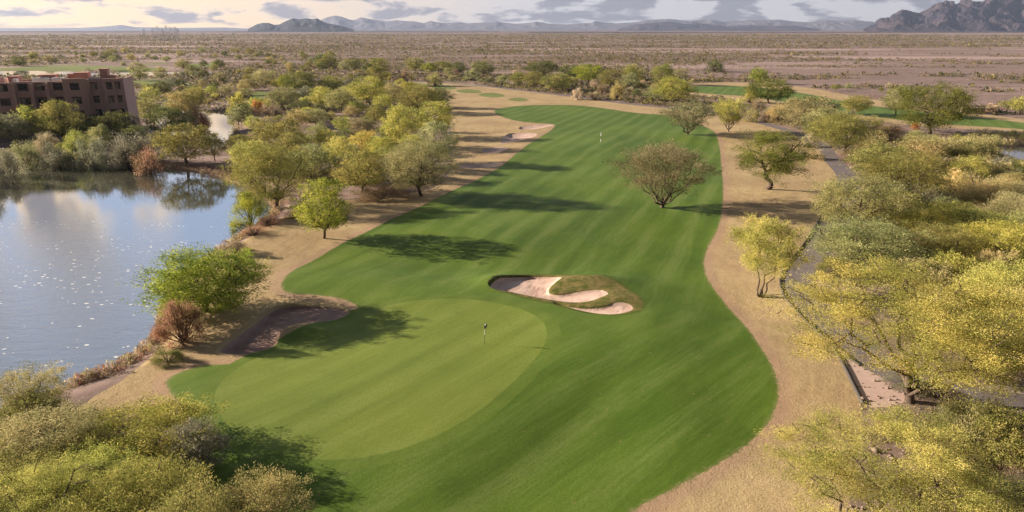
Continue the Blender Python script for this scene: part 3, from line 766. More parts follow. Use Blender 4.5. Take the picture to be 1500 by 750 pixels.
# far bank by the building
Z = 'bank below the terracotta building'
for a in (('mesquite','yellow-green',52,205,157,52),('mesquite','olive green',95,208,150,56),('mesquite','grey-green',22,212,168,52),('mesquite','dark green',178,204,165,62),('bush','yellow-green',115,228,191,42),
          ('bush','straw pale',72,222,195,38),('bush','sage green',42,238,208,46),('bush','sage green',150,216,184,40),('bush','grey-green',85,240,212,50),('bush','grey-green',140,238,202,54),('bush','grey-green',190,238,198,62),
          ('bush','grey-green',12,252,222,44),('mesquite','sage green',215,176,144,42),('mesquite','dark green',250,200,158,60),('bush','grey-green',222,236,200,40),('mesquite','dark green',-20,215,165,50),('bush','grey-green',-28,262,220,60),
          ('mesquite','dark green',140,196,168,34),('bush','bright green',165,176,160,20),('mesquite','dark green',205,214,184,36),('bush','khaki',105,238,222,34)): put(*a, Z)
Z = 'strip between building and water arm'
for a in (('mesquite','khaki',266,160,135,44),('mesquite','olive green',285,158,130,36),('bush','yellow-green',350,166,138,32),('bush','grey-green',250,158,143,28),('bush','straw pale',392,168,153,22),
          ('mesquite','yellow-green',222,150,128,26),('mesquite','dark green',240,140,120,30),('bush','grey-green',205,150,132,24),('mesquite','sage green',205,118,92,26),('twiggy','dry brown',405,170,155,22)): put(*a, Z)
# rows
Z = 'scrub belt behind the thicket'
for a in (('mesquite','dark green',442,138,106,46),('mesquite','bright green',420,134,110,26),('vase','sage green',388,130,103,34),('mesquite','olive green',485,138,112,34),('mesquite','sage green',500,164,132,46),('paloverde','yellow-green',540,156,114,58),
          ('mesquite','olive green',552,125,98,34),('mesquite','olive green',613,165,126,60),('bush','dry brown',592,126,104,24),('bush','sage green',637,126,106,26),('mesquite','dark green',645,158,130,36),('mesquite','sage green',415,160,128,44),
          ('paloverde','yellow-green',600,140,120,34),('mesquite','khaki',575,150,122,34),('mesquite','yellow-green',470,158,128,36)): put(*a, Z)
Z = 'tree row beyond the fairway end'
for a in (('mesquite','dark green',471,99,79,24),('mesquite','olive green',486,100,76,20),('mesquite','dark green',520,104,86,20),('mesquite','olive green',555,108,86,34),('mesquite','olive green',608,104,85,30),('mesquite','bright green',628,106,92,22),
          ('mesquite','olive green',650,106,90,28),('mesquite','dark green',672,108,91,20),('mesquite','dark green',708,112,90,30),('bush','sage green',692,118,102,26),('mesquite','dark green',796,112,90,54),('mesquite','olive green',782,128,106,34),
          ('mesquite','olive green',815,134,108,44),('mesquite','dark green',836,120,96,30),('mesquite','bright green',862,122,95,48),('mesquite','olive green',894,128,103,34),('mesquite','olive green',925,118,95,30),('mesquite','sage green',922,130,108,26),
          ('mesquite','olive green',970,124,95,34),('mesquite','sage green',996,118,101,26),('bush','dark green',1046,105,89,30),('bush','straw pale',845,146,130,20),('bush','straw pale',870,146,134,22),('mesquite','sage green',955,148,128,30),
          ('bush','khaki',905,146,120,26),('bush','sage green',735,124,110,22),('mesquite','olive green',760,126,106,26)): put(*a, Z)

def inpoly1(P, x, y):
    return bool(inside(np.asarray(P, float), np.array([float(x)]), np.array([float(y)]))[0])
FORB = [LAKE, ARM, POND, POND2, FAIR, ROUGH, PATH, FAIR2, ROUGH2, TERR, ROADL, PAVE] + GREENS + TEES
def fill(P, n, hr, kinds, tints, zone, seed, gap=1.0, wr=(1.0, 1.5), allow=()):
    g = random.Random(seed); P = np.array(P, float); c = 0; tries = 0
    while c < n and tries < n * 60:
        tries += 1
        px = g.uniform(P[:, 0].min(), P[:, 0].max()); py = g.uniform(P[:, 1].min(), P[:, 1].max())
        if not inpoly1(P, px, py): continue
        X, Y = at(px, py); H = g.uniform(*hr); k = g.choice(kinds)
        if k == 'bush': H *= .62
        W_ = H * g.uniform(*wr)
        if k == 'bush': W_ *= 1.4
        if any(inpoly1(F, X, Y) for F in FORB): continue
        if any((p['X'] - X) ** 2 + (p['Y'] - Y) ** 2 < (gap * .33 * (p['W'] + W_)) ** 2 for p in PLANTS): continue
        put(k, g.choice(tints), px, py, 0, 0, zone, X=X, Y=Y, Hm=H, Wm=W_); c += 1
MQ = ['mesquite', 'mesquite', 'bush']
GR = ['olive green', 'sage green', 'olive green', 'khaki', 'yellow-green', 'dark green']
fill([(330,170),(420,150),(560,140),(665,150),(668,215),(600,272),(480,275),(400,262),(350,240)], 46, (3.4, 6.0), MQ, GR + ['yellow-green', 'dry brown'], 'thicket between lake and fairway', 1, .78)
fill([(200,128),(300,118),(420,110),(560,112),(655,120),(640,140),(560,150),(430,150),(330,158),(230,140)], 72, (3, 5.8), MQ, GR + ['grey-green'], 'scrub belt behind the thicket', 2, .85)
fill([(-20,88),(150,78),(300,76),(460,80),(560,92),(570,110),(300,115),(200,118),(190,106),(-20,96)], 84, (4, 7.5), MQ, ['olive green','dark green','sage green','khaki','olive green'], 'scrub around the distant pond', 3, .8)
fill([(560,98),(700,97),(900,105),(1000,112),(1020,152),(960,148),(820,135),(680,120),(570,112)], 50, (2.6, 5.2), MQ, ['olive green','dark green','sage green','khaki','straw pale','dry brown'], 'tree row beyond the fairway end', 4)
fill([(1080,150),(1300,160),(1330,190),(1450,196),(1400,222),(1280,215),(1200,204),(1130,178)], 16, (2, 4.2), ['bush','mesquite','bush'], ['khaki','straw pale','olive green','dry brown','sage green'], 'scrub below the second fairway', 5)
fill([(1240,235),(1330,215),(1420,240),(1530,260),(1540,420),(1400,420),(1200,410),(1215,350),(1250,290)], 56, (2.4, 4.6), ['bush','mesquite','willow'], ['khaki','sage green','olive green','sage green','khaki','grey-green'], 'wetland thicket by the cart path', 6, .66)
fill([(-40,215),(60,200),(200,192),(240,180),(250,215),(200,234),(60,236),(-40,250)], 12, (3, 5), ['bush','mesquite'], ['grey-green','sage green','dark green','olive green'], 'bank below the terracotta building', 7, .8)
fill([(1000,108),(1120,118),(1300,128),(1500,150),(1500,168),(1250,137),(1050,119)], 14, (2, 3.8), ['bush','mesquite'], ['olive green','sage green','straw pale'], 'desert beyond the second fairway', 8)
fill([(1330,430),(1520,430),(1530,560),(1420,565),(1380,545)], 10, (3.2, 5.2), ['mesquite'], ['olive green','yellow-green','sage green','khaki'], 'near corner behind the cart path', 9, .7)
fill([(1340,610),(1520,640),(1520,800),(1380,800)], 6, (1.6, 3.2), ['bush','twiggy'], ['grey-green','dry brown','olive green'], 'near corner behind the cart path', 10, .8)
fill([(-60,600),(120,600),(260,640),(300,760),(-60,760)], 6, (3.0, 4.6), ['mesquite','bush'], ['olive green','khaki'], 'clump between lake and putting green', 11, .6)
fill([(-40,130),(0,130),(200,150),(200,175),(-40,175)], 0, (3, 5), ['mesquite'], ['olive green'], 'strip between building and water arm', 12)

ORD = ['nearest', 'second nearest', 'third nearest', 'fourth nearest', 'fifth nearest', 'sixth nearest', 'seventh nearest', 'eighth nearest', 'ninth nearest', 'tenth nearest', 'eleventh nearest', 'twelfth nearest']
by = {}
for p in PLANTS:
    if p['label'] is None: by.setdefault((p['zone'], p['tint'], KNAME[p['kind']][1]), []).append(p)
for (zone, tint, kn), L in by.items():
    L.sort(key=lambda p: math.hypot(p['X'], p['Y']))
    for i, p in enumerate(L):
        p['group'] = 'plants of the ' + zone
        if len(L) == 1: p['label'] = f'only {tint} {kn} in the {zone}' if ('thicket' in zone or 'belt' in zone or 'strip' in zone or 'scrub' in zone) else f'only {tint} {kn} at the {zone}'
        elif len(L) <= 12: p['label'] = f'{ORD[i]} {tint} {kn} in the {zone}'
        else:
            p['label'] = f'{tint} {kn}, one of many in the {zone}'
            p['group'] = f'{tint} {kn} plants of the {zone}'
cnt = 0
for n_, p in enumerate(PLANTS):
    dcam = math.hypot(p['X'], p['Y'], CH); size = p['W'] / dcam * 1024 * .667
    lod = 'hero' if size > 130 else 'near' if size > 58 else 'mid' if size > 20 else 'far'
    i = n_ * 5 + 3
    tr, cr = proto(p['kind'], lod, i)
    z0 = hz(p['X'], p['Y']) - .05
    g = random.Random(n_ + 100)
    rz = g.uniform(0, 6.28) if p['rz'] is None else p['rz']
    t3 = np.array(TINT[p['tint']]); t3 = t3 * g.uniform(.88, 1.14) * np.array([g.uniform(.93, 1.07), 1, g.uniform(.9, 1.1)])
    e = empty(KNAME[p['kind']][0], (p['X'], p['Y'], z0), rz, label=p['label'], category='shrub' if 'shrub' in KNAME[p['kind']][0] else 'tree')
    if p.get('group'): e['group'] = p['group']
    e.scale = (p['W'], p['W'], p['H'])
    shrub = 'shrub' in KNAME[p['kind']][0]
    a = link('stems' if shrub else 'trunk', tr, None, e)
    b = link('foliage' if shrub else 'crown', cr, None, e); b.color = (*t3.tolist(), 1)
    cnt += 1
from collections import Counter
print(Counter(KNAME[p['kind']][0] for p in PLANTS))
print('plants', cnt, time.time() - T0)

# ------------------------------------------------------------------ ground cover that nobody could count
def scrub_mesh(name, X, Y, S, Tn, nq, m, flat=.75, spread=.33, lsz=.38, seed=5, asp=.5, label=None, cat=None):
    g = np.random.default_rng(seed); n = len(X)
    Z0 = height(X, Y)
    th = g.uniform(0, 6.28, (n, nq)); zz = g.uniform(.05, 1, (n, nq)); r = np.sqrt(1 - (zz * .95) ** 2) * g.uniform(.5, 1, (n, nq))
    C = np.stack([X[:, None] + np.cos(th) * r * S[:, None] * .5, Y[:, None] + np.sin(th) * r * S[:, None] * .5, Z0[:, None] + zz * S[:, None] * flat * .8], -1).reshape(-1, 3)
    D = np.stack([np.cos(th) * r, np.sin(th) * r, zz], -1).reshape(-1, 3) + g.normal(0, .5, (n * nq, 3))
    sz = np.repeat(S * lsz, nq)
    V, F = leaves(C, D, sz, asp, g)
    me = mesh_np(name, V, F)
    a = me.attributes.new('var', 'FLOAT', 'FACE'); a.data.foreach_set('value', g.uniform(0, 1, len(F)).astype(np.float32))
    c = me.attributes.new('tint', 'FLOAT_COLOR', 'FACE')
    cc = np.ones((n, nq, 4), np.float32); cc[:, :, :3] = Tn[:, None, :]; c.data.foreach_set('color', cc.ravel())
    return link(name, me, m, kind='stuff', label=label, category=cat)
def tints(g, n, names, jit=.2):
    A = np.array([TINT[k] for k in names]); T = A[g.integers(0, len(names), n)]
    return T * g.uniform(1 - jit, 1 + jit, (n, 1))
def ok_mask(X, Y, forb, margin=0):
    m = np.ones(len(X), bool)
    for P in forb: m &= ~inside(P, X, Y)
    return m
g = np.random.default_rng(21)
# distant desert: density falls off with distance
n = 150000
r = 255 * np.exp(g.uniform(0, 1, n) ** .9 * math.log(4200 / 255)); a = np.radians(g.uniform(-46, 46, n))
X, Y = np.sin(a) * r, np.cos(a) * r
dens = fbm(X / 150, Y / 48, 8, 5, .6); pxs = X / Y * 1000
play = (pxs > 150 + 420 * (1 - fbm(X / 40 + 3, Y / 90, 61, 3))) & (Y < 800 + 700 * fbm(X / 200, Y / 300, 62, 3))
keep = (dens > .36 + .10 * g.random(n)) & ~(play & (fbm(X / 60, Y / 22, 31, 3) < .60)) & ok_mask(X, Y, FORB)
X, Y, r, dens = X[keep], Y[keep], r[keep], dens[keep]
S = g.uniform(.7, 1.5, len(X)) * (1 + (r / 1100) ** .9) * np.where(dens > .6, 1.3, 1)
big = g.random(len(X)) < np.where(fbm(X / 160, Y / 60, 55, 3) > .55, .16, .02); S = np.where(big, S * 2.0, S)
scrub_mesh('desert_scrub', X, Y, S, tints(g, len(X), ['khaki', 'grey-green', 'dry brown', 'dry brown', 'grey-green', 'olive green'], .22) * .60, 15, M['scrubleaf'], .55, seed=5, lsz=.31, label='low brown and olive scrub dotted over the far desert plain', cat='desert scrub')
# undergrowth between the trees
PU = [p_ for p_ in ([(330,170),(420,140),(560,128),(670,140),(668,225),(640,275),(480,288),(420,310),(400,262),(335,240)], [(190,128),(300,115),(560,112),(670,124),(640,142),(430,165),(345,170),(230,150)],
      [(560,100),(900,104),(1010,118),(1060,165),(960,153),(820,137),(680,120)], [(1060,158),(1300,165),(1390,190),(1520,200),(1520,260),(1240,236),(1205,205),(1130,178)], [(1245,245),(1520,215),(1540,440),(1340,470),(1210,420),(1212,350)],
      [(1340,600),(1540,625),(1540,820),(1300,820)], [(-60,210),(0,222),(100,205),(240,190),(255,225),(205,236),(60,234),(0,250),(-80,258)], [(-100,610),(60,600),(200,580),(260,640),(300,760),(420,860),(-100,900)])]
Xs, Ys, Ss = [], [], []
for q, nn, s0 in zip(PU, (4200, 4200, 4600, 3200, 5000, 800, 1600, 1500), (1.1, 1.2, 1.3, 1.2, 1.3, .7, 1.4, .8)):
    q = np.array(q, float)
    px = g.uniform(q[:, 0].min(), q[:, 0].max(), nn * 2); py = g.uniform(q[:, 1].min(), q[:, 1].max(), nn * 2)
    k = inside(q, px, py); px, py = px[k][:nn], py[k][:nn]
    A = np.array([at(u, v) for u, v in zip(px, py)]); Xs.append(A[:, 0]); Ys.append(A[:, 1]); Ss.append(g.uniform(.6, 1.5, len(A)) * s0)
X, Y, S = map(np.concatenate, (Xs, Ys, Ss))
keep = ok_mask(X, Y, FORB) & (fbm(X / 9, Y / 9, 77, 3) > .44); X, Y, S = X[keep], Y[keep], S[keep]
scrub_mesh('undergrowth', X, Y, S, tints(g, len(X), ['khaki', 'straw pale', 'dry brown', 'dry brown', 'olive green', 'sage green', 'grey-green']) * .85, 90, M['scrubleaf'], .7, seed=6, lsz=.12, asp=.32, label='tangled straw and olive undergrowth between the desert trees', cat='undergrowth')
def rocks(name, X, Y, S, m, seed, label):
    g = np.random.default_rng(seed); base = np.array([(1,0,0),(-1,0,0),(0,1,0),(0,-1,0),(0,0,1),(0,0,-1)], float)
    fc = np.array([(0,2,4),(2,1,4),(1,3,4),(3,0,4),(2,0,5),(1,2,5),(3,1,5),(0,3,5)]); n = len(X)
    V = base[None] * g.uniform(.6, 1.4, (n, 6, 1)) + g.normal(0, .15, (n, 6, 3)); a = g.uniform(0, 6.28, n); c, s_ = np.cos(a)[:, None], np.sin(a)[:, None]
    V = np.stack([V[..., 0] * c - V[..., 1] * s_, V[..., 0] * s_ + V[..., 1] * c, V[..., 2] * .7], -1) * S[:, None, None]
    V[..., 0] += X[:, None]; V[..., 1] += Y[:, None]; V[..., 2] += height(X, Y)[:, None] + S[:, None] * .2
    F = (fc[None] + (np.arange(n) * 6)[:, None, None]).reshape(-1, 3)
    return link(name, mesh_np(name, V.reshape(-1, 3), F), m, kind='stuff', label=label, category='stones')
q = np.array([(1200,470),(1230,500),(1300,560),(1400,600),(1530,630),(1530,800),(1230,800),(1262,620),(1245,560)], float)
px = g.uniform(1200, 1530, 1500); py = g.uniform(470, 800, 1500); k = inside(q, px, py)
A = np.array([at(u, v) for u, v in zip(px[k], py[k])]); px2 = g.uniform(650, 1300, 1500); py2 = g.uniform(124, 250, 1500)
A = np.vstack([A, [at(u, v) for u, v in zip(px2, py2)], [at(u, v) for u, v in zip(g.uniform(1440, 1500, 30), g.uniform(548, 566, 30))]]); X, Y = A.T
k = ok_mask(X, Y, FORB); X, Y = X[k], Y[k]
rocks('stones', X, Y, g.uniform(.04, .16, len(X)) * np.where(np.hypot(X, Y) > 90, 2.5, 1) * np.where(g.random(len(X)) < .03, 2.2, 1), simple('stone', (.22, .165, .14), .95, .1, 3, .4), 3, 'small tan stones scattered over the bare ground by the cart path')
# wetland reeds
q = np.array([(1330,215),(1450,195),(1530,200),(1530,215),(1450,216),(1440,232),(1530,245),(1540,420),(1440,410),(1380,330),(1350,262)], float)
px = g.uniform(1330, 1540, 5200); py = g.uniform(195, 420, 5200); k = inside(q, px, py)
A = np.array([at(u, v) for u, v in zip(px[k], py[k])]); X, Y = A.T; k = ok_mask(X, Y, [POND2, FAIR2]); X, Y = X[k], Y[k]; S = g.uniform(1.0, 2.0, len(X))
scrub_mesh('reeds', X, Y, S, tints(g, len(X), ['khaki', 'khaki', 'olive green', 'straw pale', 'yellow-green']), 46, M['scrubleaf'], 1.1, seed=8, lsz=.5, asp=.07, label='dense khaki reeds and grasses round the small blue pond', cat='reeds')
# shore grass
def shore(P, lo, hi_, n, names, seed, smin, smax, label, name):
    g = np.random.default_rng(seed); L = resample(P, True, .004, .2)
    pr = np.array([(750 + 1000 * x / depth_of(y, WZ), 0) for x, y in L]); i = g.integers(0, len(L), n)
    off = g.normal(0, 1, (n, 2)) * .9
    X, Y = L[i, 0] + off[:, 0], L[i, 1] + off[:, 1]
    vp = 750 + 1000 * X / (Y * cp + (CH - WZ) * sp)
    d = sdist(P, X, Y, 5); k = (d < -.2) & (d > -3.2) & (vp > lo) & (vp < hi_) & (Y > 25) & (Y < 260); X, Y = X[k], Y[k]
    scrub_mesh(name, X, Y, g.uniform(smin, smax, len(X)), tints(g, len(X), names), 50, M['scrubleaf'], 1.0, seed=seed, lsz=.32, asp=.13, label=label, cat='shore grass')
shore(LAKE, -60, 460, 5200, ['rust red', 'dry brown', 'straw pale', 'khaki', 'dry brown'], 9, .5, 1.3, 'rusty and straw coloured grass fringing the lake shore', 'shore_grass')
shore(ARM, 180, 350, 900, ['khaki', 'dry brown', 'grey-green'], 10, .8, 1.6, 'brown grass fringing the narrow arm of water', 'shore_grass')
print('stuff', time.time() - T0)

# ------------------------------------------------------------------ building
BR = np.array(at(194, 192)); BL = np.array(at(-4, 200))
dirv = BR - BL; ang = math.atan2(dirv[1], dirv[0])
bld = empty('hotel_building', (BR[0], BR[1], -.2), ang, label='four storey terracotta adobe hotel with dark recessed windows above the lake', category='building')
FL = 3.72; HB = FL * 4 - .4
ux_ = float(np.linalg.norm(dirv)) / 198.0   # metres of facade per photo pixel
def U(zx): return (zx / 3.75 - 194) * ux_
wins = []
def facade(x0, x1, y0, z1, ops, tk=.7, batter=0):
    """front wall x0..x1 at y0 with openings; cells between openings are boxes butted end to end"""
    xs = sorted({x0, x1, *[v for o in ops for v in o[:2]]}); zs = sorted({0, z1, *[v for o in ops for v in o[2:4]]})
    for xa, xb in zip(xs, xs[1:]):
        run = None
        for za, zb in zip(zs, zs[1:]):
            xm, zm = (xa + xb) / 2, (za + zb) / 2
            hole = any(o[0] < xm < o[1] and o[2] < zm < o[3] for o in ops)
            if hole:
                if run: wall.box(xa, xb, y0, y0 + tk, *run); run = None
            else: run = (run[0] if run else za, zb)
        if run: wall.box(xa, xb, y0, y0 + tk, *run)
    for o in ops: wins.append((*o[:4], y0 + tk - .12))
wall = MB()
def row(z_top_px, h_px): return None
# main wing: bays stepping in and out
def ops_for(cols, base_shift=0):
    r = []
    for (a, b_, rows) in cols:
        for f in rows:
            z0 = f * FL + .95; z1 = z0 + 1.75
            r.append((U(a), U(b_), z0, z1))
    return r
mainx0 = U(-620)
facade(mainx0, U(-250), -.4, HB - .4, ops_for([(-560, -510, (0,1,2,3)), (-450, -400, (0,1,2,3)), (-340, -290, (0,1,2,3))]))
facade(U(-250), U(-20), .25, HB, ops_for([(-215, -165, (0,1,2,3)), (-120, -60, (0,1,2,3))]))
facade(U(-20), U(122), -.5, HB - .1, ops_for([(45, 100, (0,1,2,3))]))
facade(U(122), U(222), .2, HB + .05, ops_for([(146, 200, (0,1,2,3))]))
facade(U(222), U(305), .9, HB - .1, ops_for([(234, 290, (0,1,2,3))]))
facade(U(305), U(395), .2, HB, ops_for([(334, 388, (0,1,2,3))]))
facade(U(395), U(520), -1.1, HB + .75, ops_for([(432, 482, (0,1,2,3))]))
facade(U(520), U(606), .5, HB + .5, ops_for([(540, 574, (0,1,2,3))]))
facade(U(606), U(672), -.2, HB + .55, ops_for([(626, 658, (0,1,2,3))]))
facade(U(672), U(722), .3, HB + .4, ops_for([(677, 703, (0,1,2,3))]))
# returns at the steps, end wall, back
for zx, ya, yb, h in ((-250, -.4, .25, HB-.4), (-20, -.5, .25, HB-.1), (122, -.5, .2, HB-.1), (222, .2, .9, HB-.1), (305, .2, .9, HB-.1), (395, -1.1, .2, HB), (520, -1.1, .5, HB+.5), (606, -.2, .5, HB+.5), (672, -.2, .3, HB+.4)):
    pass
XE = U(722)
wall.box(XE - .7, XE - .003, 1.0, 15, 0, HB + .38)
wall.box(mainx0, XE - .7, 14.3, 15, 0, HB - .1)
wall.box(mainx0, mainx0 + .7, .3, 14.3, 0, HB - .4)
for zx, h in ((122, HB - .1), (-250, HB - .4), (395, HB), (520, HB + .5)): wall.box(U(zx) - .35, U(zx) + .35, .95, 14.3, 0, h - .55)
wall.build('wall', M['adobe'], bld)
bt = MB()
for zx in (128, 222, 305, 398, 516): bt.taper(U(zx) - .55, U(zx) + .55, -1.35, 1.4, 0, HB - .3, .28)
bt.taper(U(522), U(534), -1.6, .9, 0, HB + .42, .5)
bt.build('buttress', M['adobe'], bld)
rf = MB(); rf.box(mainx0 + .7, XE - .7, .95, 14.3, HB - 1.0, HB - .7); rf.build('roof', M['roofing'], bld)
for i, (a, b_, y0, y1, h) in enumerate(((445, 516, 3.0, 7.5, 2.1), (584, 626, 4.0, 7.2, 3.0), (230, 320, 6, 10, 1.5), (60, 110, 7, 11, 1.2), (-20, 45, 3, 6, 1.2), (628, 668, 3.5, 6.5, 1.1), (-200, -120, 5, 9, 1.6), (385, 440, 7, 11, 1.6))):
    b0 = MB(); b0.box(U(a), U(b_), y0, y1, HB - .7, HB + h - .3); b0.box(U(a) - .12, U(b_) + .12, y0 - .12, y1 + .12, HB + h - .3, HB + h)
    b0.build('roof_block', M['adobe_light'], bld)
for (x0, x1, z0, z1, y) in wins:
    gl = MB(); gl.box(x0, x1, y, y + .06, z0, z1); w = gl.build('window', M['glass'], bld)
    fr_ = MB(); xm = (x0 + x1) / 2
    fr_.box(x0, x0 + .09, y - .07, y - .002, z0, z1); fr_.box(x1 - .09, x1, y - .07, y - .002, z0, z1); fr_.box(xm - .05, xm + .05, y - .07, y - .002, z0, z1)
    fr_.box(x0 + .09, xm - .05, y - .07, y - .002, z1 - .09, z1); fr_.box(xm + .05, x1 - .09, y - .07, y - .002, z1 - .09, z1)
    fr_.build('frame', M['darkframe'], w)
    if (len(bld.children) * 7) % 5 < 2:
        cu = MB(); xc = x0 + (x1 - x0) * (.25 + .1 * (len(bld.children) % 4)); cu.box(x0 + .1, xc, y - .04, y - .02, z0 + .05, z1 - .1); cu.build('curtain', M['curtain'], w)
    s_ = MB(); s_.box(x0 - .1, x1 + .1, y - .72, y - .08, z1 + .03, z1 + .18); s_.build('lintel', M['darkframe'], w)
    if (x1 - x0) > 2.2:
        rl = MB(); rl.box(x0, x1, y - .56, y - .50, z0 + .85, z0 + .92)
        k = x0 + .1
        while k < x1: rl.box(k, k + .04, y - .55, y - .51, z0, z0 + .85); k += .22
        rl.build('railing', M['darkframe'], w)
c_, s_a = math.cos(ang), math.sin(ang)
def bw(x, y): return (BR[0] + x * c_ - y * s_a, BR[1] + x * s_a + y * c_)
for i, (zx, y, sx, lab) in enumerate(((250, 5, 4.0, 'long white rooftop air unit beside the wide clay roof block'), (350, 4, 3.2, 'white rooftop air unit next to the hotel stair tower'), (545, 5, 3.0, 'white rooftop air unit between the two tallest roof blocks'), (20, 8, 2.4, 'small white rooftop air unit farthest along the hotel roof'), (126, 3, .9, 'narrow white rooftop vent standing close to the parapet'))):
    x_, y_ = bw(U(zx), y)
    e = empty('rooftop_unit', (x_, y_, HB - .9), ang, label=lab, category='air unit', group='white equipment on the hotel roof')
    b0 = MB(); b0.box(-sx/2, sx/2, -.9, .9, .15, 1.35); b0.box(-sx/2+.2, sx/2-.2, -.6, .6, 1.353, 1.5); b0.build('housing', M['white'], e)
    b0 = MB(); b0.box(-sx/2+.1, -sx/2+.4, -.7, .7, 0, .15); b0.box(sx/2-.4, sx/2-.1, -.7, .7, 0, .15); b0.build('base', M['steel'], e)
    b0 = MB(); b0.bar((0, 0, 1.503), (0, 0, 1.62), .4 if sx > 1 else .2, n=12); b0.build('fan_cowl', M['steel'], e)

# ------------------------------------------------------------------ flagstick, yardage pole, bridge, pylons
x, y = at(710, 505); z = hz(x, y)
x, y = at(710, 505, z)
e = empty('flagstick', (x, y, z), 0, label='thin flagstick with a white and black flag in the near putting green', category='golf flag')
MB().bar((0, 0, 0), (0, 0, 1.0), .018, .016, 8).build('lower_pole', M['black'], e)
MB().bar((0, 0, 1.0), (0, 0, 1.55), .022, .02, 8).build('middle_pole', M['white'], e)
MB().bar((0, 0, 1.55), (0, 0, 2.2), .018, .014, 8).build('upper_pole', M['black'], e)
def flag(m, sel, nm):
    V, F = [], []
    for j in range(5):
        for i in range(5):
            V.append((.02 + i * .05 + .03 * math.sin(j), .06 * math.sin(i * 1.5 + j), 2.18 - j * .12 - i * .035))
    for j in range(4):
        for i in range(4):
            if (((i // 2) + (j // 2)) % 2 == 0) == sel: a = j * 5 + i; F.append((a, a + 1, a + 6, a + 5))
    me = mesh_np(nm, V, F); o = link(nm, me, m, e); md = o.modifiers.new('thick', 'SOLIDIFY'); md.thickness = .01; return o
flag(M['white'], True, 'flag_white_panels'); flag(M['black'], False, 'flag_black_panels')
cm = MB().bar((0, 0, -.02), (0, 0, .006), .06, n=12).build('cup', M['white'], e)
x, y = at(880, 209); z = hz(x, y)
e = empty('yardage_pole', (x, y, z), 0, label='small white banded marker pole in the middle of the upper fairway', category='marker pole')
MB().bar((0, 0, 0), (0, 0, .8), .07, n=8).build('lower_band', M['white'], e)
MB().bar((0, 0, .8), (0, 0, 1.5), .05, n=8).build('middle_band', M['black'], e)
MB().bar((0, 0, 1.5), (0, 0, 2.3), .09, n=8).build('upper_band', M['white'], e)

x, y = at(1432, 163)
e = empty('footbridge', (x, y, hz(x, y)), R(-12), label='small grey cart bridge with pale end posts beyond the second fairway', category='bridge')
MB().box(-5.5, 5.5, -1.3, 1.3, .9, 1.15).build('deck', M['kerb'], e)
for sy in (-1.3, 1.24):
    b0 = MB(); b0.box(-5.5, 5.5, sy, sy + .06, 1.7, 1.8)
    for i in range(12): b0.box(-5.4 + i * .98, -5.32 + i * .98, sy, sy + .06, 1.152, 1.7)
    b0.build('railing', M['kerb'], e)
for sx in (-5.2, -1.8, 1.8, 5.2): MB().box(sx - .3, sx + .3, -1.1, 1.1, -.5, .9).build('pier', M['paving'], e)
for sx in (-5.9, 5.53):
    for sy in (-1.5, 1.1): MB().box(sx, sx + .4, sy, sy + .4, 0, 2.0).build('end_post', M['white'], e)

def pylon(px, by, ty, w, label):
    X, Y = at(px, by); Ht = z_at(Y, ty); s = w
    e = empty('pylon', (X, Y, 0), R(px * 7 % 40), label=label, category='pylon', group='lattice pylons on the desert horizon')
    b = MB(); n = 7
    def hw(z): return s * (1 - z / Ht) ** .9 * .5 + .35
    for i in range(n):
        z0, z1 = Ht * .92 * i / n, Ht * .92 * (i + 1) / n; a, c = hw(z0), hw(z1)
        for sx, sy in ((1,1),(1,-1),(-1,-1),(-1,1)): b.bar((sx*a, sy*a, z0), (sx*c, sy*c, z1), .22, .2, 4)
        for p, q in (((1,1),(1,-1)),((1,-1),(-1,-1)),((-1,-1),(-1,1)),((-1,1),(1,1))):
            b.bar((p[0]*a, p[1]*a, z0), (q[0]*c, q[1]*c, z1), .12, n=3)
            b.bar((p[0]*c, p[1]*c, z1), (q[0]*c, q[1]*c, z1), .12, n=3)
    b.bar((0, 0, Ht*.9), (0, 0, Ht), .3, .15, 4)
    b.build('mast', M['steel'], e)
    for zf, L in ((.74, 5), (.84, 6.5), (.93, 4.5)):
        b = MB(); b.bar((-L, 0, Ht*zf), (L, 0, Ht*zf), .16, n=4); b.bar((-L, 0, Ht*zf), (0, 0, Ht*(zf+.04)), .1, n=3); b.bar((L, 0, Ht*zf), (0, 0, Ht*(zf+.04)), .1, n=3)
        b.build('crossarm', M['steel'], e)
for i, (px, by, ty) in enumerate(((212, 55, 42), (226, 58, 40), (233, 59, 37), (240, 60, 41), (246, 60, 36), (252, 61, 39), (259, 62, 38), (262, 58, 42))):
    pylon(px, by, ty, 9, 'grey lattice pylon, %s of the row on the horizon behind the hotel' % ('first', 'second', 'third', 'fourth', 'fifth', 'sixth', 'seventh', 'last')[i])

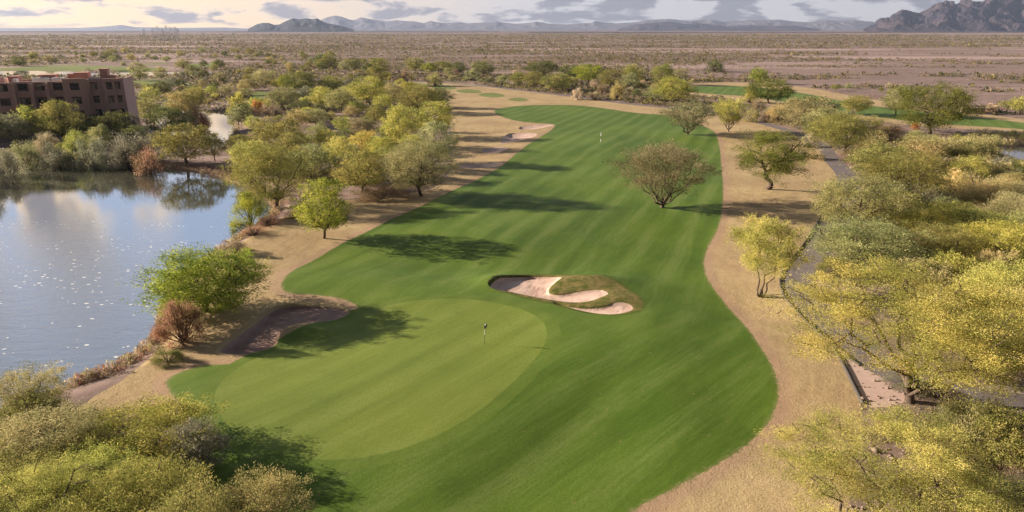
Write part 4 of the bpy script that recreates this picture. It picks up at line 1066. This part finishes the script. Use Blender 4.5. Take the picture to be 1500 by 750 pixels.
# ------------------------------------------------------------------ mountains
def mountain(name, sky_pts, dist, deep, m, seed, base_y=42.4, rough=.35, nu=260, nv=50, fr=1.0):
    P = np.array(sky_pts, float); xs = np.linspace(P[0, 0], P[-1, 0], nu); ys = np.interp(xs, P[:, 0], P[:, 1])
    V = np.zeros((nu, nv, 3))
    for j in range(nv):
        q = j / (nv - 1); D = dist + deep * (q - .5)
        X = (xs - 750) / 1000 * (dist * cp + CH * sp) * (D / dist) ; Y = np.full(nu, D)
        top = CH + dist * np.array([-(sp + (v - 375) / 1000 * cp) / (cp - (v - 375) / 1000 * sp) for v in ys])
        prof = np.clip(1 - abs(q - .55) / .55, 0, 1)
        u = X / deep * 3.2 * fr; w = q * 3.2 * fr
        rid = 1 - np.abs(2 * fbm(u * 1.6 + 1.3 * fbm(u, w, seed + 5, 2), w * .9, seed, 5, .55) - 1)
        lift = prof ** 1.05 + rough * (rid - .62) * 1.6 * np.sin(math.pi * np.clip(q / .55 if q < .55 else (1 - q) / .45, 0, 1)) ** 1.0
        V[:, j, 0] = X + (fbm(u * 3, w * 3, seed + 9, 3) - .5) * deep * .05; V[:, j, 1] = Y; V[:, j, 2] = np.clip(top, 0, None) * np.clip(lift, 0, 1.03)
        V[:, j, 2] -= 2
    idx = np.arange(nu * nv).reshape(nu, nv)
    F = np.stack([idx[:-1, :-1], idx[1:, :-1], idx[1:, 1:], idx[:-1, 1:]], -1).reshape(-1, 4)
    return link(name, mesh_np(name, V.reshape(-1, 3), F, True), m, kind='structure')
def rockmat(name, c0, c1, sc_):
    m, t, o = mat(name); P = posn(t)
    f = t.noise(t.mapping(P, (1, 1, 2.5)), sc_, 6, .65); f2 = t.noise(P, sc_ * 6, 5, .7)
    c = t.mix(t.ramp(f, .35, .65), c0, c1); c = t.mix(t.math('MULTIPLY', f2, .4), c, tuple(x * .5 for x in c0))
    pbsdf(t, o, c, .95, .1, t.bump(t.math('ADD', f, f2), 1.0, 60)); return m
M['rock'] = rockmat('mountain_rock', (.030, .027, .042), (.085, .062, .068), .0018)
M['rockhaze'] = rockmat('hazed_rock', (.12, .115, .14), (.165, .15, .165), .0012)  # haze over the far range put into its rock colour, paler and bluish
M['rockd'] = rockmat('hill_rock', (.035, .038, .05), (.065, .065, .075), .0012)
mountain('mountain', [(1268,42.4),(1283,36),(1287,28),(1292,26),(1300,26),(1310,20),(1320,15),(1330,18),(1342,20),(1352,15),(1365,9),(1378,3),(1386,4),(1396,5),(1405,2),(1414,1),(1428,3),(1436,-3),(1447,-9),(1470,-14),(1500,-11),(1560,-22),(1650,-5),(1760,42.4)], 8500, 2800, M['rock'], 4, rough=.75, nu=520, nv=110, fr=2.2)
mountain('hill', [(364,42.4),(370,39),(377,35),(387,33),(396,33),(404,36),(412,35),(421,30),(432,26),(440,27.5),(450,26),(459,27.5),(466,26),(473,30),(481,34),(496,36),(510,40),(518,42.4)], 7500, 900, M['rockd'], 12, rough=.35, nu=200, nv=40)
mountain('far_hills', [(440,42.4),(466,31),(478,25),(490,22),(500,24),(512,28),(520,29),(530,25),(538,26),(550,29),(565,31),(580,29),(592,30),(606,31),(620,33.5),(632,30),(640,32),(655,33.5),(670,32),(682,34),(700,33),(715,32),(728,31),(740,33),(755,34.5),(775,33),(785,31),(800,34),(830,35.5),(850,34),(866,33),(872,30),(880,32),(900,34),(930,32),(945,29),(960,28),(980,27),(995,29),(1010,30),(1040,28),(1060,31),(1080,30),(1100,29),(1140,28),(1160,31),(1180,32),(1210,29),(1230,30),(1250,29),(1270,31),(1290,33),(1330,30),(1400,42.4)], 14500, 2400, M['rockhaze'], 22, rough=.28, nu=700, nv=40, fr=1.0)
mountain('far_hills', [(905,42.4),(930,35),(955,33),(972,31),(985,32),(1000,35),(1020,33),(1040,35),(1062,38),(1100,36),(1130,38),(1160,37),(1200,42.4)], 12000, 1500, M['rock'], 33, rough=.4, nu=220, nv=40)
mountain('far_hills', [(-60,42.4),(0,41),(60,41),(120,40.5),(160,38),(180,36),(200,39.5),(260,40.5),(330,40),(380,42.4)], 15500, 1400, M['rockhaze'], 41, rough=.3, nu=200, nv=30)

# ------------------------------------------------------------------ air
HAZE = True
if HAZE:
    b = MB(); b.box(-18500, 18500, -100, 18000, -6, 640)
    m, t, o = mat('haze_air')
    pv = t.node('ShaderNodeVolumePrincipled', inp={'Color': (.52, .64, .92, 1), 'Density': 3.0e-5, 'Anisotropy': .25})
    t.l.new(pv.outputs[0], o.inputs['Volume'])
    hb = b.build('haze', m, kind='stuff', label='pale blue air over the far plain and mountains', category='haze')

# ------------------------------------------------------------------ sun and sky
SUN_EL = 17.5
sun_from = Vector((-.974, .225, 0)).normalized()
sdir = Vector((sun_from.x * math.cos(R(SUN_EL)), sun_from.y * math.cos(R(SUN_EL)), math.sin(R(SUN_EL))))
sd = bpy.data.lights.new('sun', 'SUN'); sd.energy = 5.0; sd.angle = R(.53); sd.color = (1.0, .84, .66)
so = bpy.data.objects.new('sun', sd); so.rotation_euler = (-sdir).to_track_quat('-Z', 'Y').to_euler(); so.location = (-60, 20, 60); COL.objects.link(so)
w = bpy.data.worlds.new('World'); sc.world = w; w.use_nodes = True
t = NT(w.node_tree); t.n.clear(); o = t.node('ShaderNodeOutputWorld')
sky = t.node('ShaderNodeTexSky', sky_type='NISHITA'); sky.sun_disc = False; sky.sun_elevation = R(SUN_EL); sky.sun_rotation = math.atan2(sdir.x, sdir.y)
sky.air_density = 1.0; sky.dust_density = 1.2
SKY = .085
skyc = t.mix(1.0, sky.outputs[0], (SKY, SKY, SKY), 'MULTIPLY')
for n in t.n:
    if n.bl_idname == 'ShaderNodeMix': n.clamp_result = False
gc = t.node('ShaderNodeTexCoord').outputs['Generated']
s3 = t.node('ShaderNodeSeparateXYZ', inp={0: gc}); dx, dy, dz = s3.outputs
zp = t.math('ADD', t.math('MAXIMUM', dz, 0.0), .085)
cv = t.node('ShaderNodeCombineXYZ', inp={0: t.math('DIVIDE', dx, zp), 1: t.math('DIVIDE', dy, zp), 2: 3.7}).outputs[0]
hl = t.math('SQRT', t.math('ADD', t.math('MULTIPLY', dx, dx), t.math('ADD', t.math('MULTIPLY', dy, dy), .0001)))
cv2 = t.node('ShaderNodeCombineXYZ', inp={0: t.math('MULTIPLY', t.math('DIVIDE', dx, hl), 9.5), 1: t.math('MULTIPLY', t.math('DIVIDE', dy, hl), 9.5), 2: t.math('MULTIPLY', t.math('LOGARITHM', zp, 2.71828), 3.6)}).outputs[0]
n1 = t.noise(cv2, 1.35, 10, .56, .2)
n2 = t.noise(t.mapping(cv, (.16, .16, 1), loc=(4, 7, 0)), 1.0, 3, .5)
n3 = t.noise(t.mapping(cv, (1, 1, 1), loc=(.5, -.1, 0)), 1.5, 6, .6)
dens = t.math('ADD', t.math('MULTIPLY', n1, .84), t.math('MULTIPLY', n2, .16))
cov = t.ramp(dens, .458, .508)
core = t.ramp(dens, .482, .56)
side = t.ramp(dx, -.60, .12)          # warm towards the sun, cool away from it
clear = t.mix(side, (1.75, 1.08, .34), (.80, .76, .75))
clear_hi = t.mix(t.ramp(dz, .03, .22), clear, (.42, .54, .76))
skyb = t.mix(.90, skyc, clear_hi)
cbase = t.mix(side, (.25, .195, .18), (.25, .23, .25))
cedge = t.mix(side, (1.5, 1.02, .48), (.80, .76, .75))
cl = t.mix(core, cedge, cbase)
cl = t.mix(t.math('MULTIPLY', t.ramp(n3, .45, .7), .4), cl, cbase)
hi = t.ramp(dz, .08, .4)
cl = t.mix(hi, cl, t.mix(core, (.62, .64, .70), (.34, .38, .46)))
full = t.mix(t.math('MULTIPLY', cov, .95), skyb, cl)
full = t.mix(t.math('MULTIPLY', t.ramp(dz, .010, .0), .6), full, clear)
zen = t.math('SUBTRACT', 1.0, t.math('MULTIPLY', t.ramp(dz, .30, .95), .80))
back = t.math('MULTIPLY_ADD', t.ramp(dy, -.5, .25), .6, .4)
band = t.math('MULTIPLY', t.math('MULTIPLY', t.ramp(dz, .05, .16), t.ramp(dz, .62, .36)), t.ramp(dy, -.1, .4))
gain = t.math('MULTIPLY', t.math('MULTIPLY', zen, back), t.math('MULTIPLY_ADD', band, .46, .30))
full = t.mix(t.ramp(dz, -.001, -.02), full, (.22, .19, .15))
bgs = gain
bg = t.node('ShaderNodeBackground', inp={'Color': full, 'Strength': bgs}); t.l.new(bg.outputs[0], o.inputs[0])

sc.view_settings.view_transform = 'Standard'; sc.view_settings.look = 'None'; sc.view_settings.gamma = 1
sc.view_settings.exposure = 1.5
sc.render.engine = 'CYCLES'
cy = sc.cycles
cy.max_bounces = 6; cy.diffuse_bounces = 3; cy.glossy_bounces = 2; cy.transmission_bounces = 3; cy.volume_bounces = 0; cy.transparent_max_bounces = 4
cy.use_denoising = True
cy.volume_step_rate = 4
sc.render.film_transparent = False
print('done', time.time() - T0)
